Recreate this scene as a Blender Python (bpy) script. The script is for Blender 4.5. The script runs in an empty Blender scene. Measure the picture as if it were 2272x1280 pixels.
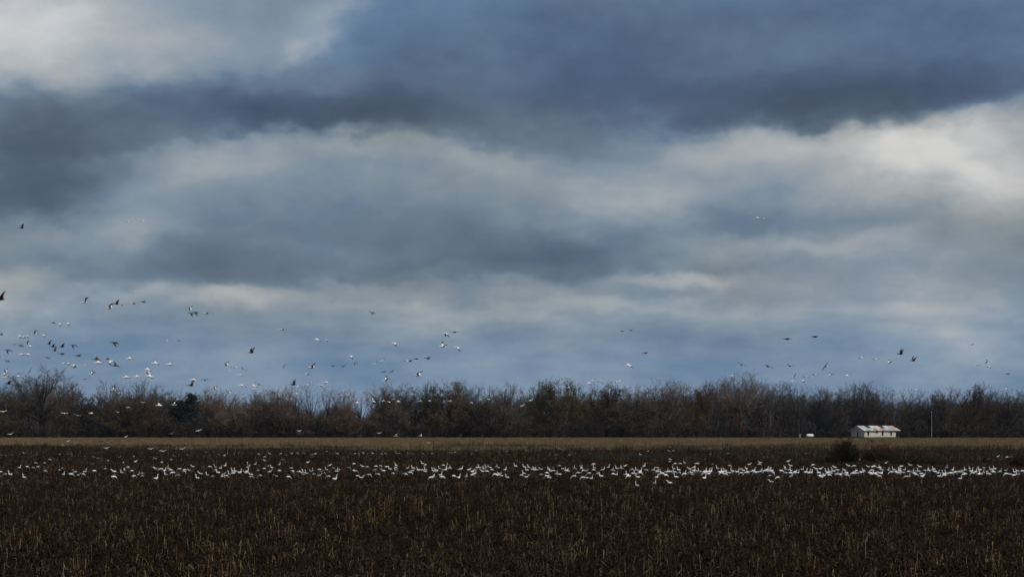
import bpy, bmesh, math, random
import numpy as np
from mathutils import Vector, Matrix, Euler

random.seed(7)
RNG = np.random.default_rng(7)
SC = bpy.context.scene
COL = SC.collection
PI = math.pi
R = math.radians

# ------------------------------------------------------------------ camera
F, CH, HZ, CX = 2272 * 80 / 36, 4.7, 936.0, 1136.0     # focal length in photo pixels, eye height, horizon row, centre column
cam_d = bpy.data.cameras.new('camera')
cam_d.lens = 80
cam_d.sensor_width = 36
cam_d.shift_y = (HZ - 640) / 2272
cam_d.clip_start = 0.5
cam_d.clip_end = 20000
cam = bpy.data.objects.new('camera', cam_d)
cam.location = (0, 0, CH)
cam.rotation_euler = (PI / 2, 0, 0)
COL.objects.link(cam)
SC.camera = cam


def at(px, py, d):
    return Vector(((px - CX) / F * d, d, CH + (HZ - py) / F * d))


def gdist(py):
    return F * CH / (py - HZ)


HAZE = 2.2e-5

# ------------------------------------------------------------------ light
SUN_DIR = Vector((0.60, -0.46, 0.66)).normalized()      # towards the sun
sun_d = bpy.data.lights.new('sun', 'SUN')
sun_d.energy = 2.9
sun_d.angle = R(0.5)
sun_d.color = (1.0, 0.94, 0.86)
sun = bpy.data.objects.new('sun', sun_d)
sun.rotation_euler = SUN_DIR.to_track_quat('Z', 'Y').to_euler()
COL.objects.link(sun)

SC.view_settings.view_transform = 'Standard'
SC.view_settings.look = 'None'
SC.view_settings.exposure = 0.0
SC.view_settings.gamma = 1.0
SC.view_settings.use_curve_mapping = False

# ------------------------------------------------------------------ sky (world): Nishita air behind a deck of soft cloud
world = bpy.data.worlds.new('World')
SC.world = world
world.use_nodes = True
NT = world.node_tree
NT.nodes.clear()


class NB:
    def __init__(self, nt):
        self.nt = nt

    def n(self, t, **kw):
        nd = self.nt.nodes.new(t)
        for k, v in kw.items():
            setattr(nd, k, v)
        return nd

    def put(self, sock, v):
        if isinstance(v, bpy.types.NodeSocket):
            self.nt.links.new(v, sock)
        elif v is not None:
            sock.default_value = v

    def math(self, op, a, b=None, c=None, clamp=False):
        nd = self.n('ShaderNodeMath', operation=op, use_clamp=clamp)
        for i, v in enumerate((a, b, c)):
            if v is not None:
                self.put(nd.inputs[i], v)
        return nd.outputs[0]

    def vmath(self, op, a, b=None):
        nd = self.n('ShaderNodeVectorMath', operation=op)
        self.put(nd.inputs[0], a)
        if b is not None:
            self.put(nd.inputs[1], b)
        return nd.outputs[1] if op in ('DOT_PRODUCT', 'LENGTH') else nd.outputs[0]

    def noise(self, vec, scale=1.0, detail=4.0, rough=0.5, out=0, lac=2.0):
        nd = self.n('ShaderNodeTexNoise')
        if vec is not None:
            self.put(nd.inputs['Vector'], vec)
        nd.inputs['Scale'].default_value = scale
        nd.inputs['Detail'].default_value = detail
        nd.inputs['Roughness'].default_value = rough
        nd.inputs['Lacunarity'].default_value = lac
        return nd.outputs[out]

    def ramp(self, fac, stops, interp='LINEAR'):
        nd = self.n('ShaderNodeValToRGB')
        cr = nd.color_ramp
        cr.interpolation = interp
        while len(cr.elements) < len(stops):
            cr.elements.new(0.5)
        for e, (p, c) in zip(cr.elements, stops):
            e.position = p
            e.color = (*c, 1) if len(c) == 3 else c
        self.put(nd.inputs[0], fac)
        return nd.outputs[0]

    def mix(self, fac, a, b, blend='MIX'):
        nd = self.n('ShaderNodeMix', data_type='RGBA', blend_type=blend)
        self.put(nd.inputs[0], fac)
        for s, v in ((nd.inputs[6], a), (nd.inputs[7], b)):
            if not isinstance(v, bpy.types.NodeSocket) and len(v) == 3:
                v = (*v, 1)
            self.put(s, v)
        return nd.outputs[2]

    def maprange(self, v, a, b, c=0.0, d=1.0, smooth=False):
        nd = self.n('ShaderNodeMapRange', interpolation_type='SMOOTHSTEP' if smooth else 'LINEAR')
        self.put(nd.inputs[0], v)
        for i, x in enumerate((a, b, c, d)):
            nd.inputs[1 + i].default_value = x
        return nd.outputs[0]


W = NB(NT)
tc = W.n('ShaderNodeTexCoord').outputs['Generated']
sep = W.n('ShaderNodeSeparateXYZ')
NT.links.new(tc, sep.inputs[0])
az = W.math('ARCTAN2', sep.outputs[0], sep.outputs[1])
el = W.math('ARCSINE', sep.outputs[2])
stretch = W.vmath('MULTIPLY', tc, (1.0, 1.0, 1.75))
warp = W.noise(stretch, 13.0, 5.0, 0.55, out=1)
warp2 = W.noise(stretch, 42.0, 4.0, 0.55, out=1)
wv = W.vmath('MULTIPLY', W.vmath('SUBTRACT', warp, (0.5, 0.5, 0.5)), (0.070, 0.032, 0))
wv2 = W.vmath('MULTIPLY', W.vmath('SUBTRACT', warp2, (0.5, 0.5, 0.5)), (0.020, 0.014, 0))
comb = W.n('ShaderNodeCombineXYZ')
NT.links.new(az, comb.inputs[0])
NT.links.new(el, comb.inputs[1])
P0 = W.vmath('ADD', W.vmath('ADD', comb.outputs[0], wv), wv2)
fb1 = W.noise(stretch, 17.0, 7.0, 0.55)
fb2 = W.noise(stretch, 60.0, 5.0, 0.55)

# cloud masses of the deck: (photo x, photo y, half width, half height, tilt in degrees, strength)
CLOUDS = [
    (90, 60, 270, 100, 0, .24), (330, 90, 240, 100, 0, .06), (-100, 120, 260, 90, 0, .16), (20, 10, 200, 50, 0, .08), (20, 150, 160, 50, 8, .10),
    (610, 110, 200, 90, -12, .06), (700, 118, 75, 26, -25, .20), (770, 20, 80, 40, -20, .20), (500, 60, 150, 80, 0, .0),
    (2150, 365, 240, 80, 4, .32), (2250, 280, 130, 36, -6, .20), (1960, 335, 170, 45, 3, .16), (1690, 340, 240, 40, 4, .14),
    (2225, 450, 90, 55, 20, .20), (2030, 420, 200, 50, 0, .10), (1410, 460, 90, 40, 0, .14), (1560, 420, 280, 45, 0, .09), (1270, 410, 180, 40, 6, .07),
    (1780, 548, 280, 20, 2, .13), (1540, 600, 160, 16, 0, .19), (1230, 635, 170, 20, 2, .10), (1020, 684, 250, 24, 3, .15), (515, 676, 110, 24, 0, .22), (270, 640, 140, 22, 0, .10),
    (1480, 672, 190, 22, 0, .13), (1240, 668, 150, 20, 0, .08), (10, 700, 80, 44, 0, .24), (960, 715, 90, 30, 0, .14), (240, 700, 120, 30, 0, .08), (700, 720, 140, 26, 8, .07), (740, 640, 100, 18, 0, .10),
    (760, 312, 190, 24, 3, .13), (500, 350, 190, 36, -4, .12), (330, 430, 160, 46, -15, .07), (1020, 345, 130, 22, 5, .07), (140, 530, 120, 40, -8, .10), (330, 500, 110, 30, -8, .08),
    (2120, 690, 120, 66, 30, .20), (2080, 800, 260, 20, 3, .05), (420, 800, 240, 18, 2, .04), (1250, 790, 220, 18, -2, .05), (1750, 690, 260, 36, 0, .09), (2250, 590, 120, 40, 0, .06), (60, 640, 200, 22, 0, .06),
    (1950, 60, 560, 120, 0, -.25), (1250, 60, 320, 110, 0, -.14), (1280, 190, 330, 70, 2, -.17), (2080, 205, 360, 46, -3, -.22), (1720, 250, 300, 40, 2, -.15), (1830, 292, 110, 14, 2, -.10),
    (890, 120, 140, 120, 0, -.12), (1180, 320, 150, 22, 6, -.06),
    (420, 235, 330, 50, 3, -.24), (80, 290, 190, 90, 0, -.24), (40, 420, 150, 80, -15, -.20), (640, 275, 160, 36, 4, -.17), (910, 250, 190, 50, 4, -.18), (150, 440, 110, 50, -25, -.08),
    (1120, 570, 260, 40, 2, -.15), (560, 590, 330, 42, 3, -.13), (830, 500, 300, 40, 3, -.08), (150, 590, 200, 30, 0, -.07), (1650, 480, 240, 28, 3, -.06), (1330, 540, 200, 30, 2, -.10),
    (600, 760, 500, 60, 0, -.03), (1500, 760, 500, 60, 0, -.03), (560, 630, 220, 18, 4, -.09),
]
acc = W.math('MULTIPLY_ADD', W.math('SUBTRACT', fb1, 0.5), 0.26, 0.515)
acc = W.math('MULTIPLY_ADD', W.math('SUBTRACT', fb2, 0.5), 0.09, acc)
streak = W.noise(W.vmath('MULTIPLY', tc, (1.0, 1.0, 4.2)), 26.0, 5.0, 0.55)
puff = W.noise(W.vmath('MULTIPLY', tc, (1.0, 1.0, 2.2)), 34.0, 5.0, 0.6)
lowm = W.maprange(el, 0.085, 0.045, 0.0, 1.0, smooth=True)
acc = W.math('MULTIPLY_ADD', W.math('MULTIPLY', W.math('SUBTRACT', streak, 0.5), lowm), 0.26, acc)
acc = W.math('MULTIPLY_ADD', W.math('SUBTRACT', puff, 0.5), 0.12, acc)
sp0 = W.n('ShaderNodeSeparateXYZ')
NT.links.new(P0, sp0.inputs[0])


def cloud_vec():
    """Sky position; the running sum rides along as z (scaled to nothing) so that the masses are evaluated one after another."""
    c = W.n('ShaderNodeCombineXYZ')
    NT.links.new(sp0.outputs[0], c.inputs[0])
    NT.links.new(sp0.outputs[1], c.inputs[1])
    NT.links.new(acc, c.inputs[2])
    return c.outputs[0]


for (px, py, hw, hh, tl, st) in CLOUDS:
    mp = W.n('ShaderNodeMapping', vector_type='TEXTURE')
    NT.links.new(cloud_vec(), mp.inputs[0])
    mp.inputs[1].default_value = (math.atan((px - CX) / F), math.atan((HZ - py) / F), 0)
    mp.inputs[2].default_value = (0, 0, -R(tl))
    mp.inputs[3].default_value = (hw / F, hh / F, 1e5)
    d2 = W.vmath('DOT_PRODUCT', mp.outputs[0], mp.outputs[0])
    g = W.math('EXPONENT', W.math('MULTIPLY', d2, -0.75))
    acc = W.math('MULTIPLY_ADD', g, st * (.86 if st < 0 else .86), acc)
EDGES = [  # cloud bases and cumulus tops with one crisp side: x, y, half width, reach above, reach below, tilt, strength
    (470, 300, 250, 75, 14, 5, -.15), (930, 316, 190, 95, 14, -8, -.12), (60, 470, 130, 120, 20, 18, -.10), (1830, 284, 170, 60, 11, 0, -.16), (2130, 238, 210, 85, 11, 9, -.14), (1560, 262, 170, 60, 20, -4, -.08),
    (1060, 602, 290, 60, 9, 2, -.10), (480, 636, 270, 70, 9, -3, -.09), (1560, 512, 240, 40, 9, 2, -.05), (700, 520, 240, 60, 16, 3, -.05), (1330, 640, 200, 26, 8, 2, -.05), (250, 690, 200, 30, 10, 0, -.03),
    (2210, 246, 105, 10, 80, 8, .15), (1965, 292, 75, 10, 70, 4, .13), (2075, 290, 60, 12, 60, 0, .05), (1690, 300, 110, 14, 60, 6, .10), (1460, 352, 120, 16, 60, 8, .08), (2120, 330, 50, 16, 50, 0, .06),
    (775, 296, 85, 10, 60, 0, .10), (590, 316, 80, 10, 60, 4, .07), (410, 332, 90, 12, 60, 8, .06), (965, 336, 100, 12, 55, -6, .08), (1120, 352, 90, 12, 45, -4, .06), (310, 480, 80, 16, 50, 10, .05),
    (900, 600, 120, 9, 40, 3, .07), (500, 654, 80, 8, 26, 0, .08), (740, 628, 90, 8, 40, 4, .05), (1530, 590, 120, 8, 26, 1, .08), (1960, 534, 200, 10, 30, 0, .06), (2140, 600, 90, 20, 100, 30, .06), (1830, 632, 120, 14, 50, 0, .06),
]
for (px, py, hw, hu, hd, tl, st) in EDGES:
    mp = W.n('ShaderNodeMapping', vector_type='TEXTURE')
    NT.links.new(cloud_vec(), mp.inputs[0])
    mp.inputs[1].default_value = (math.atan((px - CX) / F), math.atan((HZ - py) / F), 0)
    mp.inputs[2].default_value = (0, 0, R(tl))
    mp.inputs[3].default_value = (hw / F, 1, 1e5)
    sx_ = W.n('ShaderNodeSeparateXYZ')
    NT.links.new(mp.outputs[0], sx_.inputs[0])
    yu = W.math('MULTIPLY', W.math('MAXIMUM', sx_.outputs[1], 0.0), F / hu)
    yd = W.math('MULTIPLY', W.math('MINIMUM', sx_.outputs[1], 0.0), F / hd)
    d2 = W.math('MULTIPLY_ADD', sx_.outputs[0], sx_.outputs[0], W.math('MULTIPLY_ADD', yu, yu, W.math('MULTIPLY', yd, yd)))
    acc = W.math('MULTIPLY_ADD', W.math('EXPONENT', W.math('MULTIPLY', d2, -0.75)), st * .8, acc)
acc = W.math('MULTIPLY_ADD', acc, 1.14, -0.07)
grey = W.ramp(acc, [(0.0, (.042, .058, .098)), (0.2, (.074, .100, .152)), (0.42, (.138, .183, .226)), (0.6, (.246, .282, .308)), (0.8, (.41, .42, .425)), (1.0, (.64, .63, .615))])
blue = W.ramp(acc, [(0.0, (.040, .064, .125)), (0.2, (.066, .108, .196)), (0.42, (.122, .205, .335)), (0.6, (.222, .304, .408)), (0.8, (.40, .44, .485)), (1.0, (.66, .67, .68))])
low = W.maprange(el, 0.066, 0.020, 0.0, 1.0, smooth=True)
high = W.maprange(el, 0.125, 0.16, 0.0, 0.55, smooth=True)
hue_n = W.maprange(W.noise(stretch, 9.0, 3.0, 0.5), 0.4, 0.62, 0.0, 0.42)
bl = W.math('ADD', W.math('MAXIMUM', low, high), hue_n, clamp=True)
cloud = W.mix(bl, grey, blue)
sky = W.n('ShaderNodeTexSky', sky_type='NISHITA')
sky.sun_disc = False
sky.sun_elevation = math.asin(SUN_DIR.z)
sky.sun_rotation = math.atan2(SUN_DIR.x, SUN_DIR.y)
sky.air_density = 1.0
ten = W.vmath('SCALE', cloud)
ten.node.inputs['Scale'].default_value = 10.0
full = W.mix(0.965, sky.outputs[0], ten)
bg = W.n('ShaderNodeBackground')
NT.links.new(full, bg.inputs[0])
bg.inputs[1].default_value = 0.1
wo = W.n('ShaderNodeOutputWorld')
NT.links.new(bg.outputs[0], wo.inputs[0])


# ------------------------------------------------------------------ materials
def mat(name, a, b=None, scale=3.0, rough=0.85, world_scale=None, c2=None, rand=0.0, pw=1, objcol=False, spec=0.25, translucent=0.0, bump=0.0, stretch=None):
    """Colour a..b through noise; c2 = a third colour over broad world patches; rand = brightness spread between copies."""
    m = bpy.data.materials.new(name)
    m.use_nodes = True
    nt = m.node_tree
    n = NB(nt)
    pr = nt.nodes['Principled BSDF']
    b = b or tuple(x * 0.7 for x in a)
    oc = n.n('ShaderNodeTexCoord').outputs['Object']
    if stretch:
        oc = n.vmath('MULTIPLY', oc, stretch)
    nz = n.noise(oc, scale, 5.0, 0.6)
    fac = n.maprange(nz, 0.32, 0.68)
    col = n.mix(fac, a, b)
    if c2 is not None:
        gp = n.n('ShaderNodeNewGeometry').outputs['Position']
        wn = n.noise(gp, world_scale or 0.05, 4.0, 0.6)
        col = n.mix(n.maprange(wn, 0.42, 0.64, 0, 0.85), col, c2)
    if objcol:
        oi = n.n('ShaderNodeObjectInfo')
        col = n.mix(1.0, col, oi.outputs['Color'], 'MULTIPLY')
    if rand:
        oi = n.n('ShaderNodeObjectInfo')
        k = n.maprange(n.math('POWER', oi.outputs['Random'], float(pw)), 0, 1, 1 - rand, 1 + rand * (1 if pw == 1 else 3))
        sc = n.vmath('SCALE', col)
        n.put(sc.node.inputs['Scale'], k)
        col = sc
    n.put(pr.inputs['Base Color'], col)
    pr.inputs['Roughness'].default_value = rough
    pr.inputs['Specular IOR Level'].default_value = spec
    if bump:
        bn = n.n('ShaderNodeBump')
        bn.inputs['Strength'].default_value = bump
        n.put(bn.inputs['Height'], nz)
        n.put(pr.inputs['Normal'], bn.outputs[0])
    return m


M = {}
M['soil'] = mat('soil', (.011, .0068, .0045), (.017, .0100, .0062), 0.8, c2=(.015, .009, .0064), world_scale=.03, bump=.4, spec=.05)
M['far_soil'] = mat('far_soil', (.050, .036, .024), (.070, .050, .034), 0.3, c2=(.036, .026, .018), world_scale=.02)
M['gravel'] = mat('gravel', (.33, .29, .24), (.24, .21, .17), 2.0)
M['stalk'] = mat('stalk', (.135, .090, .046), (.056, .036, .017), 6, rand=.75, spec=.03, pw=5)
M['dead_leaf'] = mat('dead_leaf', (.042, .0250, .0124), (.0200, .0120, .0066), 5, c2=(.026, .0150, .0104), world_scale=.10, rand=.6, spec=.03, pw=3)
M['dark_leaf'] = mat('dark_leaf', (.019, .0110, .0070), (.0105, .0063, .0046), 5, rand=.5, spec=.03)
M['grass'] = mat('dry_grass', (.255, .158, .098), (.158, .097, .061), 3, c2=(.178, .120, .068), world_scale=.03, rand=.45, spec=.04)
M['grass_green'] = mat('olive_grass', (.150, .122, .052), (.095, .076, .034), 3, rand=.4, spec=.15)
M['weed'] = mat('weed', (.030, .028, .013), (.018, .016, .010), 3, rand=.5)
M['bark'] = mat('bark', (.060, .050, .044), (.034, .029, .026), 2.0, objcol=True, stretch=(3, 3, .6))
M['twig'] = mat('twig', (.112, .096, .083), (.064, .055, .049), .5, spec=.05, objcol=True)
M['tree_leaf'] = mat('tree_leaf', (.092, .068, .038), (.046, .035, .020), .6, spec=.05, objcol=True)
M['ever_leaf'] = mat('ever_leaf', (.026, .030, .025), (.016, .019, .018), .8, objcol=True)
M['wood_twig'] = mat('wood_twig', (.060, .052, .047), (.034, .031, .029), .08, spec=.05)
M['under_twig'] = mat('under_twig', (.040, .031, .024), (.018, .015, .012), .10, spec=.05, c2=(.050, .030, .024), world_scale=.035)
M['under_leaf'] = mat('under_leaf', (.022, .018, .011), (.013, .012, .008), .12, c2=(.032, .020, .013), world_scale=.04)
M['white_feather'] = mat('white_feather', (.82, .81, .79), (.74, .73, .71), 9, spec=.2)
M['ground_white'] = mat('stained_feather', (.82, .81, .78), (.66, .64, .60), 4, spec=.2, rand=.08)
M['black_feather'] = mat('black_feather', (.018, .018, .020), (.030, .029, .030), 9)
M['dark_feather'] = mat('dark_feather', (.060, .048, .042), (.034, .029, .028), 7)
M['brown_feather'] = mat('brown_feather', (.115, .070, .048), (.060, .040, .032), 7)
M['grey_feather'] = mat('grey_feather', (.30, .28, .26), (.20, .185, .175), 7)
M['bill'] = mat('pink_bill', (.50, .22, .16), (.42, .17, .12), 10, rough=.5)
M['wall'] = mat('whitewashed_boards', (.60, .54, .46), (.42, .37, .31), .9, bump=.1, stretch=(.7, .7, 4))
M['inside'] = mat('painted_room_shade', (.012, .011, .011), (.018, .017, .016), 1)  # near-black colour standing for the shade inside the rooms
M['board'] = mat('weathered_board', (.075, .060, .050), (.045, .036, .030), 2)
M['tin'] = mat('roof_tin', (.95, .95, .95), (.62, .57, .52), 1.1, rough=.5, objcol=True, spec=.4)
M['frame'] = mat('window_frame', (.30, .27, .23), (.20, .18, .15), 3)
M['tank'] = mat('tank_paint', (.78, .77, .74), (.66, .64, .60), 2, rough=.4, spec=.4)
M['metal'] = mat('grey_metal', (.20, .20, .20), (.14, .13, .12), 3, rough=.5)
M['pole'] = mat('pole_wood', (.20, .18, .165), (.13, .12, .11), 1.5, stretch=(3, 3, .3))
M['white_paint'] = mat('white_paint', (.75, .74, .72), (.60, .58, .55), 4)
M['bush_leaf'] = mat('bush_leaf', (.034, .033, .016), (.018, .018, .010), 1.2, objcol=True, rand=.2, spec=.04)
M['bush_twig'] = mat('bush_twig', (.060, .042, .026), (.030, .022, .015), 1.2, objcol=True, rand=.2, spec=.04)


# ------------------------------------------------------------------ mesh helpers
class MB:
    def __init__(self):
        self.v, self.f, self.m = [], [], []

    def add(self, verts, faces, mi=0):
        o = len(self.v)
        self.v.extend(verts)
        for f in faces:
            self.f.append(tuple(i + o for i in f))
            self.m.append(mi)

    def ring_loft(self, rings, mis=None, cap=True):
        """rings: lists of equal length of points."""
        k = len(rings[0])
        o = len(self.v)
        for r in rings:
            self.v.extend(r)
        for i in range(len(rings) - 1):
            for j in range(k):
                a, b = o + i * k + j, o + i * k + (j + 1) % k
                self.f.append((a, b, b + k, a + k))
                self.m.append(mis[i] if mis else 0)
        if cap:
            self.f.append(tuple(o + j for j in range(k))[::-1])
            self.m.append(mis[0] if mis else 0)
            e = o + (len(rings) - 1) * k
            self.f.append(tuple(e + j for j in range(k)))
            self.m.append(mis[-1] if mis else 0)

    def tube(self, pts, rad, sides=5, mi=0):
        rings = []
        for i, p in enumerate(pts):
            t = (pts[min(i + 1, len(pts) - 1)] - pts[max(i - 1, 0)])
            t = t.normalized() if t.length > 1e-9 else Vector((0, 0, 1))
            u = t.cross(Vector((0.13, 1, 0.07)))
            if u.length < 1e-4:
                u = t.cross(Vector((1, 0, 0)))
            u.normalize()
            w = t.cross(u)
            rings.append([tuple(p + (u * math.cos(2 * PI * j / sides) + w * math.sin(2 * PI * j / sides)) * rad[i]) for j in range(sides)])
        self.ring_loft(rings, [mi] * max(1, len(rings) - 1))

    def box(self, x0, x1, y0, y1, z0, z1, mi=0):
        self.add([(x0, y0, z0), (x1, y0, z0), (x1, y1, z0), (x0, y1, z0), (x0, y0, z1), (x1, y0, z1), (x1, y1, z1), (x0, y1, z1)],
                 [(0, 3, 2, 1), (4, 5, 6, 7), (0, 1, 5, 4), (1, 2, 6, 5), (2, 3, 7, 6), (3, 0, 4, 7)], mi)

    def mesh(self, name, mats, smooth=False):
        me = bpy.data.meshes.new(name)
        me.from_pydata([tuple(v) for v in self.v], [], self.f)
        for m in mats:
            me.materials.append(m)
        me.polygons.foreach_set('material_index', self.m)
        if smooth:
            me.polygons.foreach_set('use_smooth', [True] * len(self.f))
        me.update()
        return me


def link(name, me, parent=None):
    o = bpy.data.objects.new(name, me)
    COL.objects.link(o)
    if parent:
        o.parent = parent
    return o


def tag(o, label=None, cat=None, group=None, kind=None):
    for k, v in (('label', label), ('category', cat), ('group', group), ('kind', kind)):
        if v:
            o[k] = v
    return o


def np_mesh(name, verts, faces_tri, mats, mi=None):
    """Fast triangle mesh from numpy arrays (n,3), (m,3)."""
    me = bpy.data.meshes.new(name)
    nv, nf = len(verts), len(faces_tri)
    me.vertices.add(nv)
    me.vertices.foreach_set('co', np.ascontiguousarray(verts, dtype=np.float32).ravel())
    me.loops.add(nf * 3)
    me.loops.foreach_set('vertex_index', np.ascontiguousarray(faces_tri, dtype=np.int32).ravel())
    me.polygons.add(nf)
    me.polygons.foreach_set('loop_start', np.arange(nf, dtype=np.int32) * 3)
    if mi is not None:
        me.polygons.foreach_set('material_index', np.ascontiguousarray(mi, dtype=np.int32))
    for m in mats:
        me.materials.append(m)
    me.update(calc_edges=True)
    me.validate()
    return me


def spikes(p0, p1, width):
    """Thin tapered twigs as single triangles, random facing. p0,p1 (n,3), width (n,)."""
    n = len(p0)
    d = p1 - p0
    r = RNG.normal(size=(n, 3))
    s = np.cross(d, r)
    s /= (np.linalg.norm(s, axis=1, keepdims=True) + 1e-9)
    s *= width[:, None] * 0.5
    v = np.empty((n, 3, 3))
    v[:, 0], v[:, 1], v[:, 2] = p0 - s, p0 + s, p1
    return v.reshape(-1, 3), np.arange(n * 3).reshape(-1, 3)


def leaf_tris(c, size):
    """Leaf clumps: two-triangle kites with random facing."""
    n = len(c)
    a = RNG.normal(size=(n, 3))
    a /= np.linalg.norm(a, axis=1, keepdims=True)
    b = np.cross(a, RNG.normal(size=(n, 3)))
    b /= np.linalg.norm(b, axis=1, keepdims=True)
    sz = size[:, None]
    v = np.empty((n, 4, 3))
    v[:, 0], v[:, 1], v[:, 2], v[:, 3] = c - a * sz, c + b * sz * .55, c + a * sz, c - b * sz * .55
    i = np.arange(n)[:, None] * 4
    t = np.concatenate([i + np.array([[0, 1, 2]]), i + np.array([[0, 2, 3]])])
    return v.reshape(-1, 3), t


def cat(parts):
    vs, fs, mi, o = [], [], [], 0
    for k, (v, f, m) in enumerate(parts):
        vs.append(v)
        fs.append(f + o)
        mi.append(np.full(len(f), m))
        o += len(v)
    return np.concatenate(vs), np.concatenate(fs), np.concatenate(mi)


# ------------------------------------------------------------------ ground
def sheet(name, x0, x1, y0, y1, z, m, nx=1, ny=1):
    mb = MB()
    for j in range(ny + 1):
        for i in range(nx + 1):
            mb.v.append((x0 + (x1 - x0) * i / nx, y0 + (y1 - y0) * j / ny, z))
    for j in range(ny):
        for i in range(nx):
            a = j * (nx + 1) + i
            mb.f.append((a, a + 1, a + nx + 2, a + nx + 1))
            mb.m.append(0)
    return tag(link(name, mb.mesh(name, [m])), kind='structure')


sheet('ground', -6000, 6000, -300, 9000, 0, M['soil'], 12, 12)
sheet('far_field', -500, 500, 425, 663, 0.004, M['far_soil'], 10, 6)
sheet('road', -500, 500, 652.0, 655.5, 0.12, M['gravel'], 10, 1)


# ------------------------------------------------------------------ ground vegetation (stuff): clumps scattered with geometry nodes
def blade(mb, base, dirv, length, width, bend, mi, segs=3):
    """A flat dry leaf or stalk strip that bends over."""
    side = Vector((-dirv.y, dirv.x, 0))
    if side.length < 1e-3:
        side = Vector((1, 0, 0))
    side.normalize()
    p, d = base.copy(), dirv.normalized()
    o = len(mb.v)
    for i in range(segs + 1):
        w = width * (1 - 0.75 * i / segs)
        mb.v.extend([tuple(p - side * w / 2), tuple(p + side * w / 2)])
        p = p + d * length / segs
        d = (d + Vector((d.x * .3, d.y * .3, -bend))).normalized()
    for i in range(segs):
        a = o + i * 2
        mb.f.append((a, a + 1, a + 3, a + 2))
        mb.m.append(mi)


def rdir(tilt):
    a = random.uniform(0, 2 * PI)
    t = random.uniform(0, tilt)
    return Vector((math.sin(t) * math.cos(a), math.sin(t) * math.sin(a), math.cos(t)))


def stubble_clump(k):
    mb = MB()
    for _ in range(random.randint(1, 2)):                       # standing stalks, some snapped over
        b = Vector((random.uniform(-.25, .25), random.uniform(-.25, .25), 0))
        h = random.uniform(.22, .62)
        d = rdir(.3)
        mid = b + d * h
        pts, rad = [b, b + d * h * .5, mid], [.010, .009, .007]
        if random.random() < .5:
            pts.append(mid + Vector((random.uniform(-.25, .25), random.uniform(-.1, .1), random.uniform(-.25, .05))))
            rad.append(.005)
        mb.tube(pts, rad, 4, 0)
    for _ in range(10):                                         # curled dead leaves hanging from the stalks
        b = Vector((random.uniform(-.34, .34), random.uniform(-.34, .34), random.uniform(.02, .42)))
        a = random.uniform(0, 2 * PI)
        d = Vector((math.cos(a), math.sin(a), random.uniform(-.5, 1.1)))
        blade(mb, b, d, random.uniform(.14, .42), random.uniform(.025, .065), random.uniform(.3, 1.3), random.choice((1, 1, 2, 2, 2, 0) if k % 4 == 0 else (1, 2, 2, 2, 1)))
    for _ in range(1 if k % 2 else 0):                          # fallen stalks lying across
        b = Vector((random.uniform(-.3, .3), random.uniform(-.3, .3), random.uniform(.05, .3)))
        a = random.uniform(0, 2 * PI)
        d = Vector((math.cos(a), math.sin(a), random.uniform(-.25, .45)))
        mb.tube([b, b + d * .22, b + d * .45 + Vector((0, 0, -.05))], [.008, .007, .005], 4, random.choice((0, 1, 1)))
    for _ in range(9):                                          # litter on the soil
        b = Vector((random.uniform(-.45, .45), random.uniform(-.45, .45), random.uniform(.01, .10)))
        a = random.uniform(0, 2 * PI)
        blade(mb, b, Vector((math.cos(a), math.sin(a), random.uniform(-.1, .5))), random.uniform(.1, .32), random.uniform(.02, .06), .15, random.choice((1, 2, 2, 2)), 2)
    return mb.mesh('stubble_clump', [M['stalk'], M['dead_leaf'], M['dark_leaf']])


def grass_tuft(k, m):
    mb = MB()
    for _ in range(26):
        b = Vector((random.gauss(0, .28), random.gauss(0, .28), 0))
        blade(mb, b, rdir(.38), random.uniform(.45, .95), random.uniform(.022, .045), random.uniform(.02, .3), 0, 2)
    return mb.mesh('grass_tuft', [m])


def weed_tuft():
    mb = MB()
    for _ in range(24):
        b = Vector((random.gauss(0, .3), random.gauss(0, .3), 0))
        blade(mb, b, rdir(.6), random.uniform(.3, .7), random.uniform(.03, .07), random.uniform(.1, .5), 0, 2)
    return mb.mesh('weed_tuft', [M['weed']])


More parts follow.
